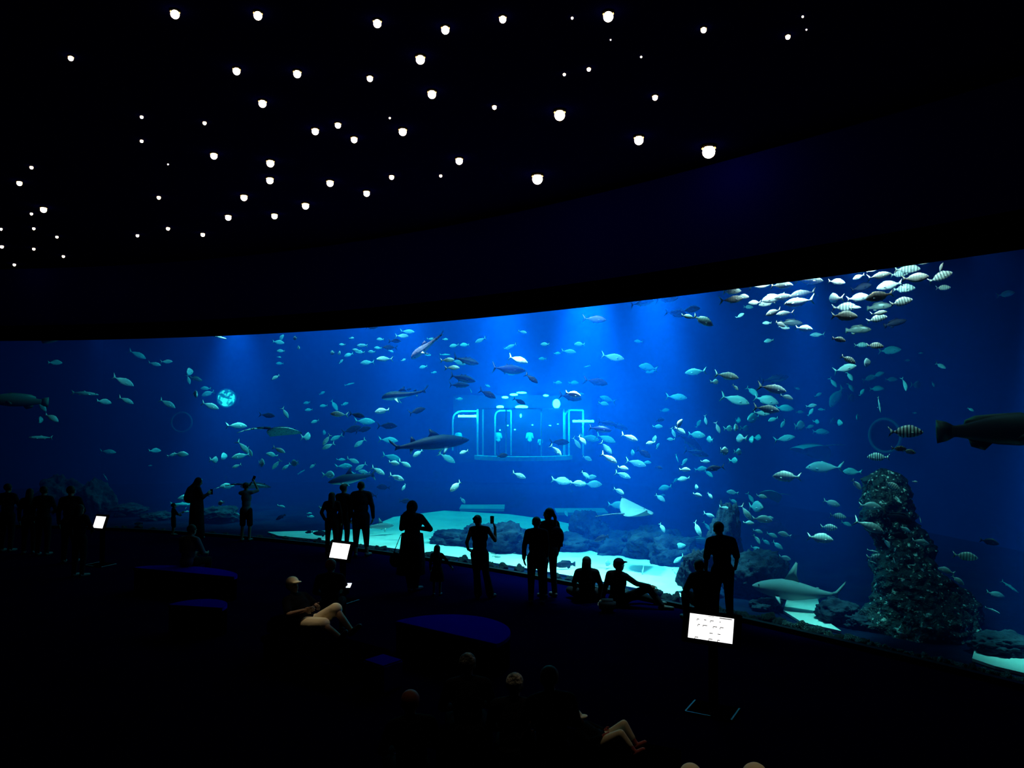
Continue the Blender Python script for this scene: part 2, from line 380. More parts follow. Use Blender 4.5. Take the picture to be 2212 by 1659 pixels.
# sunken blocks
def sunken(name, px0, px1, y0, y1, depth, label, holes=True):
    a = at(px0, y0, depth); b = at(px1, y1, depth)
    w = b.x - a.x; zt = a.z; zb = b.z
    bm = bmesh.new()
    prof = [(0, 0), (w, 0), (w * 0.96, -(zt - zb)), (w * 0.3, -(zt - zb) * 0.8), (w * 0.06, -(zt - zb) * 0.45)]
    f0 = [bm.verts.new((x, -0.5, z)) for x, z in prof]; f1 = [bm.verts.new((x, 0.7, z)) for x, z in prof]
    bm.faces.new(f0); bm.faces.new(f1[::-1])
    for i in range(5): bm.faces.new((f0[i], f1[i], f1[(i + 1) % 5], f0[(i + 1) % 5]))
    bmesh.ops.recalc_face_normals(bm, faces=bm.faces)
    o = link(name, bm, m_block); o.location = (a.x, depth, zt); tag(o, label, 'sunken block')
    if holes:
        for hx in (0.76, 0.89):
            b2 = bmesh.new(); add_cyl(b2, (w * hx, -0.53, -(zt - zb) * 0.62), (w * hx, -0.49, -(zt - zb) * 0.62), 0.16, seg=20)
            link('porthole', b2, m_rock, o)
    # legs it stands on
    for hx in (0.35, 0.8):
        b3 = bmesh.new(); add_box(b3, (w * hx, 0.1, -(zt - zb) * 0.5 - zb * 0.5 - 0.1), (0.3, 0.5, zb + (zt - zb) * 0.3)); link('support', b3, m_rock, o)
    return o
sunken('sunken_block', 994, 1090, 1095, 1122, 28.0, 'pale sunken slab with two round holes behind the woman holding up a phone')
sunken('sunken_block', 1200, 1310, 1103, 1132, 27.0, 'pale sunken slab without holes behind the cone-shaped rock', False)
# portholes
m_ring = mat('dull_blue_metal', (0.10, 0.22, 0.32), rough=0.5, spec=0.3)
def ring(name, px, py, depth, r, tube, label, yaw, lit=None):
    bm = bmesh.new(); n = 40; k = 8; vs = []
    for i in range(n):
        a = 2 * math.pi * i / n; row = []
        for j in range(k):
            b = 2 * math.pi * j / k; rr = r + tube * math.cos(b)
            row.append(bm.verts.new((rr * math.cos(a), tube * math.sin(b), rr * math.sin(a))))
        vs.append(row)
    for i in range(n):
        for j in range(k): bm.faces.new((vs[i][j], vs[(i + 1) % n][j], vs[(i + 1) % n][(j + 1) % k], vs[i][(j + 1) % k]))
    bmesh.ops.recalc_face_normals(bm, faces=bm.faces)
    o = link(name, bm, m_ring, smooth=True); o.location = at(px, py, depth); o.rotation_euler = (0, 0, yaw)
    tag(o, label, 'porthole')
    if lit:
        b2 = bmesh.new(); add_cyl(b2, (0, 0.02, 0), (0, 0.06, 0), r * 0.98, seg=40); link('lit_pane', b2, lit, o)
        b3 = bmesh.new(); add_cyl(b3, (0, 0.05, 0), (0, 0.8, 0), r * 1.0, seg=40); link('recess', b3, m_ring, o)
    else:
        b2 = bmesh.new(); add_cyl(b2, (0, 0.02, 0), (0, 0.06, 0), r * 0.98, seg=40); link('dark_pane', b2, m_black, o)
    return o
ring('round_porthole', 392, 912, 37.2, 0.47, 0.05, 'faint ring of a dark round porthole on the far wall', 0.15)
ring('round_porthole', 1912, 941, 23.3, 0.50, 0.05, 'large faint blue ring of a dark porthole behind the big striped fish', -1.0)
ml = bpy.data.materials.new('mottled_lit_pane'); ml.use_nodes = True; nt = ml.node_tree; b = nt.nodes['Principled BSDF']; b.inputs['Base Color'].default_value = (0.01, 0.01, 0.02, 1)
tc = nt.nodes.new('ShaderNodeTexCoord'); nz = nt.nodes.new('ShaderNodeTexNoise'); nz.inputs['Scale'].default_value = 5; nz.inputs['Detail'].default_value = 3
rp = nt.nodes.new('ShaderNodeValToRGB'); rp.color_ramp.elements[0].position = 0.45; rp.color_ramp.elements[1].position = 0.58
rp.color_ramp.elements[0].color = (0.02, 0.12, 0.2, 1); rp.color_ramp.elements[1].color = (1, 1, 1, 1)
nt.links.new(tc.outputs['Object'], nz.inputs['Vector']); nt.links.new(nz.outputs[0], rp.inputs[0]); nt.links.new(rp.outputs[0], b.inputs['Emission Color']); b.inputs['Emission Strength'].default_value = 3.0
ring('round_porthole', 489, 860, 37.6, 0.44, 0.04, 'brightly lit round porthole with mottled pale glow on the far wall', 0.1, ml)
# gallery at the back
m_gal = mat('gallery_frame', (0.6, 0.75, 0.8), rough=0.5, spec=0.3)
m_gin = mat('gallery_inside', (0.01, 0.03, 0.08), rough=0.8, spec=0.1)
m_lamp = mat('gallery_lamp', (0.9, 0.95, 1), emit=(0.85, 1.0, 1.0), es=150)
GY = 36.6
def gx(px, y=GY): return at(px, 900, y).x
def gz(py, y=GY): return at(1100, py, y).z
gal = empty('viewing_gallery', (gx(1128), GY, 0)); tag(gal, 'distant lit viewing window of another gallery with curved glass and people inside', 'viewing window')
def gpart(name, bm, m): 
    o = link(name, bm, m, gal); o.matrix_parent_inverse = Matrix.Translation(-gal.location); return o
def bay(px0, px1, bulge, n=16):
    x0, x1 = gx(px0), gx(px1); return [Vector((x0 + (x1 - x0) * i / n, GY + 0.9 - bulge * math.sin(math.pi * i / n) ** 0.6, 0)) for i in range(n + 1)]
bp = bay(1030, 1232, 1.3)
zt, zb = gz(884), gz(990)
def ribbon(name, pts, z0, z1, th, m):
    bm = bmesh.new()
    for a, b in zip(pts, pts[1:]):
        d = (b - a); mid = (a + b) / 2; add_box(bm, Vector((mid.x, mid.y, (z0 + z1) / 2)), (d.length * 1.02, th, z1 - z0), Matrix.Rotation(math.atan2(d.y, d.x), 3, 'Z'))
    return gpart(name, bm, m)
ribbon('base_ledge', bp, zb - 0.10, zb + 0.10, 0.35, m_gal)
ribbon('roof_edge', bp, zt, zt + 0.06, 0.30, m_gin)
for i in (0, 1, 5, 11, 15, 16):
    b = bmesh.new(); add_box(b, (bp[i].x, bp[i].y, (zt + zb) / 2), (0.07, 0.10, zt - zb)); gpart('mullion', b, m_gal)
b = bmesh.new(); add_box(b, (gx(1130), GY + 1.9, (zt + zb) / 2 + 0.2), (gx(1290) - gx(975), 0.06, zt - zb + 1.0)); gpart('back_wall', b, m_gin)
b = bmesh.new(); add_box(b, (gx(1130), GY + 1.3, zb / 2), (gx(1235) - gx(1028), 1.1, zb - 0.22)); gpart('plinth', b, m_tank)
def arch(px0, px1, y0, y1, nm):
    x0, x1, z1, z0 = gx(px0), gx(px1), gz(y0), gz(y1); r = min((x1 - x0) * 0.35, 0.6)
    pts = [Vector((x0, GY + .6, z0)), Vector((x0, GY + .6, z1 - r))] + [Vector((x0 + r - r * math.cos(a), GY + .6, z1 - r + r * math.sin(a))) for a in (0.4, 0.8, 1.2, 1.57)] + [Vector((x1, GY + .6, z1)), Vector((x1, GY + .6, z0))]
    b = bmesh.new(); bar(b, pts, 0.07, 0.07); gpart(nm, b, m_gal)
arch(976, 1030, 888, 975, 'arched_frame'); arch(1069, 1104, 887, 985, 'arched_frame'); arch(1222, 1262, 886, 985, 'arched_frame')
for (px, py, w, h) in [(1008, 899, 40, 4.5), (1262, 910, 46, 4.5)]:
    b = bmesh.new(); add_box(b, (gx(px), GY + 0.5, gz(py)), (w / F * GY, 0.08, h / F * GY)); gpart('tube_lamp', b, m_lamp)
for (px, py, w, h) in [(1080, 879, 16, 7), (1127, 879, 28, 8), (1091, 858, 14, 5), (1110, 852, 18, 5), (1127, 848, 22, 4), (1180, 854, 12, 4), (1203, 872, 16, 20)]:
    b = bmesh.new(); add_ball(b, (gx(px), GY + 0.35, gz(py)), 1, (w / 2 / F * GY, 0.1, h / 2 / F * GY)); gpart('roof_lamp', b, m_lamp)
for (px, py, w, h) in [(1125, 898, 4, 8), (1080, 929, 3, 2), (1097, 919, 3, 2), (1112, 928, 4, 2), (1150, 918, 4, 1.6), (1188, 919, 5, 1.6), (1205, 916, 4, 1.6)]:
    b = bmesh.new(); add_ball(b, (gx(px, GY + 1.7), GY + 1.7, gz(py, GY + 1.7)), 1, (w / 2 / F * GY, 0.04, h / 2 / F * GY), u=8, v=6); gpart('inside_lamp', b, m_lamp)
for (px, py, e) in [(1105, 868, 90), (1135, 850, 60), (1203, 866, 130), (1006, 893, 25), (1262, 902, 30)]:
    l = bpy.data.lights.new('gallery_glow', 'POINT'); l.energy = e * 3.5; l.color = (0.7, 1.0, 1.0); l.shadow_soft_size = 0.15
    lo = bpy.data.objects.new('gallery_glow', l); COL.objects.link(lo); lo.location = (gx(px), GY - 0.4, gz(py))
for (px, py, e) in [(1125, 915, 60), (1180, 915, 60)]:
    l = bpy.data.lights.new('gallery_room_lamp', 'POINT'); l.energy = e * 2; l.color = (0.8, 1.0, 1.0); l.shadow_soft_size = 0.3
    lo = bpy.data.objects.new('gallery_room_lamp', l); COL.objects.link(lo); lo.location = (gx(px), GY + 0.9, gz(900))
l = bpy.data.lights.new('porthole_glow', 'POINT'); l.energy = 40; l.color = (0.7, 1, 1); l.shadow_soft_size = 0.3
lo = bpy.data.objects.new('porthole_glow', l); COL.objects.link(lo); lo.location = at(489, 860, 37.0)
# ---------------------------------------------------------------- fish
def fish_mat(name, back, belly, rough=0.35, spec=0.6, bars=None, lo=-0.06, hi=0.10, metal=0.0, spots=None):
    m = bpy.data.materials.new(name); m.use_nodes = True; nt = m.node_tree; N = nt.nodes; L = nt.links; b = N['Principled BSDF']
    tc = N.new('ShaderNodeTexCoord'); sx = N.new('ShaderNodeSeparateXYZ'); L.new(tc.outputs['Object'], sx.inputs[0])
    mr = N.new('ShaderNodeMapRange'); mr.inputs['From Min'].default_value = lo; mr.inputs['From Max'].default_value = hi; L.new(sx.outputs['Z'], mr.inputs['Value'])
    mx = N.new('ShaderNodeMix'); mx.data_type = 'RGBA'; mx.inputs['A'].default_value = (*belly, 1); mx.inputs['B'].default_value = (*back, 1)
    L.new(mr.outputs[0], mx.inputs['Factor']); last = mx.outputs['Result']
    if bars:
        wv = N.new('ShaderNodeMath'); wv.operation = 'SINE'; ml_ = N.new('ShaderNodeMath'); ml_.operation = 'MULTIPLY'; ml_.inputs[1].default_value = bars[0]
        L.new(sx.outputs['X'], ml_.inputs[0]); L.new(ml_.outputs[0], wv.inputs[0])
        st = N.new('ShaderNodeMapRange'); st.inputs['From Min'].default_value = bars[2]; st.inputs['From Max'].default_value = bars[2] + 0.25; L.new(wv.outputs[0], st.inputs['Value'])
        m2 = N.new('ShaderNodeMix'); m2.data_type = 'RGBA'; m2.inputs['B'].default_value = (*bars[1], 1); L.new(last, m2.inputs['A']); L.new(st.outputs[0], m2.inputs['Factor']); last = m2.outputs['Result']
    if spots:
        vo = N.new('ShaderNodeTexVoronoi'); vo.inputs['Scale'].default_value = spots[0]; L.new(tc.outputs['Object'], vo.inputs['Vector'])
        st = N.new('ShaderNodeMapRange'); st.inputs['From Min'].default_value = 0.30; st.inputs['From Max'].default_value = 0.18; L.new(vo.outputs['Distance'], st.inputs['Value'])
        m2 = N.new('ShaderNodeMix'); m2.data_type = 'RGBA'; m2.inputs['B'].default_value = (*spots[1], 1); L.new(last, m2.inputs['A']); L.new(st.outputs[0], m2.inputs['Factor']); last = m2.outputs['Result']
    L.new(last, b.inputs['Base Color']); b.inputs['Roughness'].default_value = rough; b.inputs['Specular IOR Level'].default_value = spec; b.inputs['Metallic'].default_value = metal
    return m
FM = {
    'silver': fish_mat('silver_scales', (0.50, 0.66, 0.66), (0.85, 0.88, 0.86)),
    'grey': fish_mat('grey_scales', (0.80, 0.74, 0.68), (0.62, 0.62, 0.60), bars=(60, (0.55, 0.52, 0.5), 0.5)),
    'band': fish_mat('banded_scales', (0.75, 0.72, 0.66), (0.75, 0.76, 0.74), bars=(52, (0.22, 0.23, 0.22), 0.25)),
    'bold': fish_mat('bold_black_bars', (0.95, 0.93, 0.85), (0.95, 0.93, 0.85), bars=(62, (0.01, 0.01, 0.01), 0.25)),
    'dark': fish_mat('dark_shaded_scales', (0.003, 0.004, 0.012), (0.012, 0.016, 0.03), rough=0.6, spec=0.12),  # shade put into the colour for jacks and bream; groupers are dark-bodied
    'tuna': fish_mat('tuna_skin', (0.004, 0.008, 0.06), (0.12, 0.16, 0.26), lo=-0.12, hi=-0.03, rough=0.5, spec=0.25),
    'brown': fish_mat('brown_scales', (0.07, 0.08, 0.07), (0.22, 0.24, 0.21), lo=-0.12, hi=0.12),
}
# station = (x, top, bottom, half width), length 1, nose at +0.5
BODY = {
    'bream': [(.5, .0, -.015, .008), (.46, .045, -.05, .03), (.40, .095, -.085, .05), (.30, .15, -.125, .068), (.18, .185, -.155, .072), (.05, .19, -.165, .07), (-.08, .16, -.145, .06), (-.2, .105, -.10, .042), (-.3, .055, -.055, .024), (-.36, .035, -.035, .014), (-.385, .038, -.038, .008)],
    'jack': [(.5, -.01, -.02, .008), (.46, .025, -.045, .028), (.40, .065, -.07, .045), (.28, .12, -.11, .06), (.14, .145, -.135, .062), (.0, .135, -.13, .056), (-.14, .095, -.095, .044), (-.25, .05, -.052, .026), (-.33, .022, -.022, .014), (-.37, .016, -.016, .011), (-.39, .02, -.02, .006)],
    'tuna': [(.5, -.01, -.015, .008), (.45, .03, -.045, .032), (.37, .07, -.075, .055), (.24, .11, -.11, .075), (.1, .125, -.12, .078), (-.04, .11, -.105, .066), (-.18, .07, -.068, .045), (-.28, .035, -.035, .026), (-.36, .014, -.014, .018), (-.39, .012, -.012, .01)],
    'grouper': [(.5, .0, -.03, .012), (.46, .04, -.07, .045), (.38, .085, -.11, .07), (.26, .135, -.145, .085), (.12, .165, -.155, .088), (-.04, .155, -.14, .078), (-.18, .115, -.105, .058), (-.28, .075, -.075, .036), (-.35, .06, -.06, .02), (-.38, .062, -.062, .012)],
    'slender': [(.5, .0, -.01, .006), (.44, .025, -.03, .022), (.34, .05, -.05, .036), (.2, .07, -.065, .044), (.02, .075, -.07, .044), (-.16, .058, -.055, .034), (-.28, .035, -.032, .02), (-.36, .02, -.02, .01), (-.39, .022, -.022, .006)],
}
for _k, _h in (('bream', 1.12), ('jack', 1.2), ('tuna', 1.12)): BODY[_k] = [(x, t * (_h if x > -.3 else 1), b * (_h if x > -.3 else 1), w * 1.05) for x, t, b, w in BODY[_k]]
def loft(bm, st, n=12, power=1.0):
    rings = []
    for (x, t, b, w) in st:
        c = (t + b) / 2; h = (t - b) / 2; rings.append([bm.verts.new((x, w * math.copysign(abs(math.cos(2 * math.pi * k / n)) ** power, math.cos(2 * math.pi * k / n)), c + h * math.sin(2 * math.pi * k / n))) for k in range(n)])
    for a, b in zip(rings, rings[1:]):
        for k in range(n): bm.faces.new((a[k], a[(k + 1) % n], b[(k + 1) % n], b[k]))
    bm.faces.new(rings[0][::-1]); bm.faces.new(rings[-1])
def fin(bm, pts, th=0.008, plane='xz', origin=(0, 0, 0), rot=None):
    "thin solid fin from an outline"
    c = Vector((sum(p[0] for p in pts) / len(pts), 0, sum(p[1] for p in pts) / len(pts)))
    M = (rot.to_4x4() if rot else Matrix.Identity(4)); M = Matrix.Translation(origin) @ M
    e = [bm.verts.new(M @ Vector((x, 0, z))) for x, z in pts]
    a = bm.verts.new(M @ (c + Vector((0, th / 2, 0)))); b = bm.verts.new(M @ (c - Vector((0, th / 2, 0))))
    for i in range(len(e)):
        bm.faces.new((e[i], e[(i + 1) % len(e)], a)); bm.faces.new((e[(i + 1) % len(e)], e[i], b))
FINS = {
    'bream': dict(tail=[(-.37, .03), (-.43, .07), (-.52, .15), (-.475, .05), (-.46, 0), (-.475, -.05), (-.52, -.15), (-.43, -.07), (-.37, -.03)],
                  dorsal=[(.25, .165), (.2, .225), (.08, .235), (-.08, .205), (-.24, .13), (-.27, .065), (-.1, .14), (.1, .18)], anal=[(-.02, -.15), (-.08, -.195), (-.24, -.12), (-.26, -.065)], pelvic=[(.2, -.14), (.14, -.22), (.08, -.15)]),
    'jack': dict(tail=[(-.375, .016), (-.42, .07), (-.53, .17), (-.47, .06), (-.43, 0), (-.47, -.06), (-.53, -.17), (-.42, -.07), (-.375, -.016)],
                 dorsal=[(.12, .14), (.04, .185), (-.0, .155), (-.2, .095), (-.31, .03), (-.15, .09)], anal=[(.0, -.128), (-.06, -.175), (-.1, -.13), (-.31, -.03)], pelvic=[(.2, -.11), (.14, -.165), (.12, -.12)]),
    'tuna': dict(tail=[(-.37, .012), (-.42, .08), (-.5, .18), (-.445, .05), (-.425, 0), (-.445, -.05), (-.5, -.18), (-.42, -.08), (-.37, -.012)],
                 dorsal=[(.15, .12), (.1, .165), (.0, .12), (-.06, .155), (-.1, .1), (-.3, .03), (-.1, .09)], anal=[(-.06, -.1), (-.12, -.15), (-.13, -.085), (-.3, -.03)], pelvic=[(.2, -.11), (.13, -.15), (.12, -.115)]),
    'grouper': dict(tail=[(-.36, .058), (-.42, .10), (-.5, .125), (-.505, .04), (-.505, -.04), (-.5, -.125), (-.42, -.10), (-.36, -.058)],
                    dorsal=[(.22, .15), (.14, .205), (-.05, .195), (-.2, .18), (-.28, .13), (-.29, .07), (-.1, .13), (.1, .16)], anal=[(-.08, -.13), (-.14, -.20), (-.24, -.16), (-.26, -.08)], pelvic=[(.2, -.15), (.12, -.225), (.08, -.15)]),
    'slender': dict(tail=[(-.37, .018), (-.43, .06), (-.52, .12), (-.465, .03), (-.465, -.03), (-.52, -.12), (-.43, -.06), (-.37, -.018)],
                    dorsal=[(.05, .07), (.0, .11), (-.12, .07)], anal=[(-.12, -.055), (-.17, -.09), (-.24, -.045)], pelvic=[(.15, -.06), (.1, -.095), (.08, -.065)]),
}
for _k in ('bream', 'jack'): FINS[_k]['tail'] = [(x - (.02 if x < -.5 else 0), z * 1.2) for x, z in FINS[_k]['tail']]
def bend(bm, k):
    if not k: return
    for v in bm.verts:
        t = v.co.x
        v.co.y += k * (t - 0.15) ** 2 * (1 if t < 0.15 else 0.3)
FPROTO = {}
def fish_proto(shape, mname, bk):
    key = (shape, mname, bk)
    if key in FPROTO: return FPROTO[key]
    m = FM[mname]; out = {}
    def fins_into(bm, which, side=1):
        f = FINS[shape]
        if which == 'tail_fin': fin(bm, f['tail'], 0.014)
        if which == 'dorsal_fin': fin(bm, f['dorsal'], 0.010)
        if which == 'anal_fin': fin(bm, f['anal'], 0.010)
        if which == 'pectoral_fin':
            for s in (side,): fin(bm, [(.0, .01), (-.05, .03), (-.13, .015), (-.1, -.03), (-.0, -.015)], 0.008, origin=(.24, s * .055, -.035), rot=Matrix.Rotation(-s * 0.6, 3, 'Z'))
        if which == 'eye':
            w = [b for b in BODY[shape] if abs(b[0] - .40) < .025][0][3] if any(abs(b[0] - .40) < .025 for b in BODY[shape]) else .04
            for s in (side,): add_ball(bm, (.40, s * w * 0.86, .02), .016, u=8, v=6)
    def mk(parts, body, side=1):
        bm = bmesh.new()
        if body:
            loft(bm, BODY[shape], 14); nf = len(bm.faces)
        for p in parts: fins_into(bm, p, side)
        bend(bm, bk)
        bmesh.ops.recalc_face_normals(bm, faces=bm.faces)
        me = bpy.data.meshes.new(shape); bm.to_mesh(me); bm.free(); me.materials.append(m)
        for p in me.polygons: p.use_smooth = True
        return me
    out['full'] = mk(('tail_fin', 'dorsal_fin', 'anal_fin', 'pectoral_fin'), True)
    out['body'] = mk(('anal_fin',), True)
    for p in ('tail_fin', 'dorsal_fin'): out[p] = mk((p,), False)
    for s_ in (1, -1):
        out['pectoral_fin', s_] = mk(('pectoral_fin',), False, s_); out['eye', s_] = mk(('eye',), False, s_); out['eye', s_].materials[0] = m_black
    FPROTO[key] = out
    return out
SPECIES = {  # code: (object name, category, shape, material by tone)
    'b': ('sea_bream', 'bream'), 'j': ('silver_jack', 'jack'), 't': ('tuna', 'tuna'), 'g': ('grouper', 'grouper'), 's': ('slender_fish', 'slender'), 'z': ('banded_bream', 'bream'), 'k': ('striped_fish', 'bream')}
TONE = {'w': (0.4, 1.2), 'c': (1.2, 3.6), 'm': (4.0, 6.8), 'f': (8.0, 12.5), 'd': (1.2, 3.4)}
CROPS = {1: (0, 680, 2.9625), 2: (440, 680, 3.77), 3: (780, 680, 3.77), 4: (1140, 640, 3.77), 5: (1500, 540, 3.77), 6: (1772, 520, 3.77), 7: (1772, 900, 3.77), 8: (1400, 960, 3.77), 9: (1180, 1080, 6.38), 10: (660, 1000, 6.913), 11: (940, 1040, 5.927), 12: (330, 1000, 6.913), 13: (1400, 1300, 2.724)}
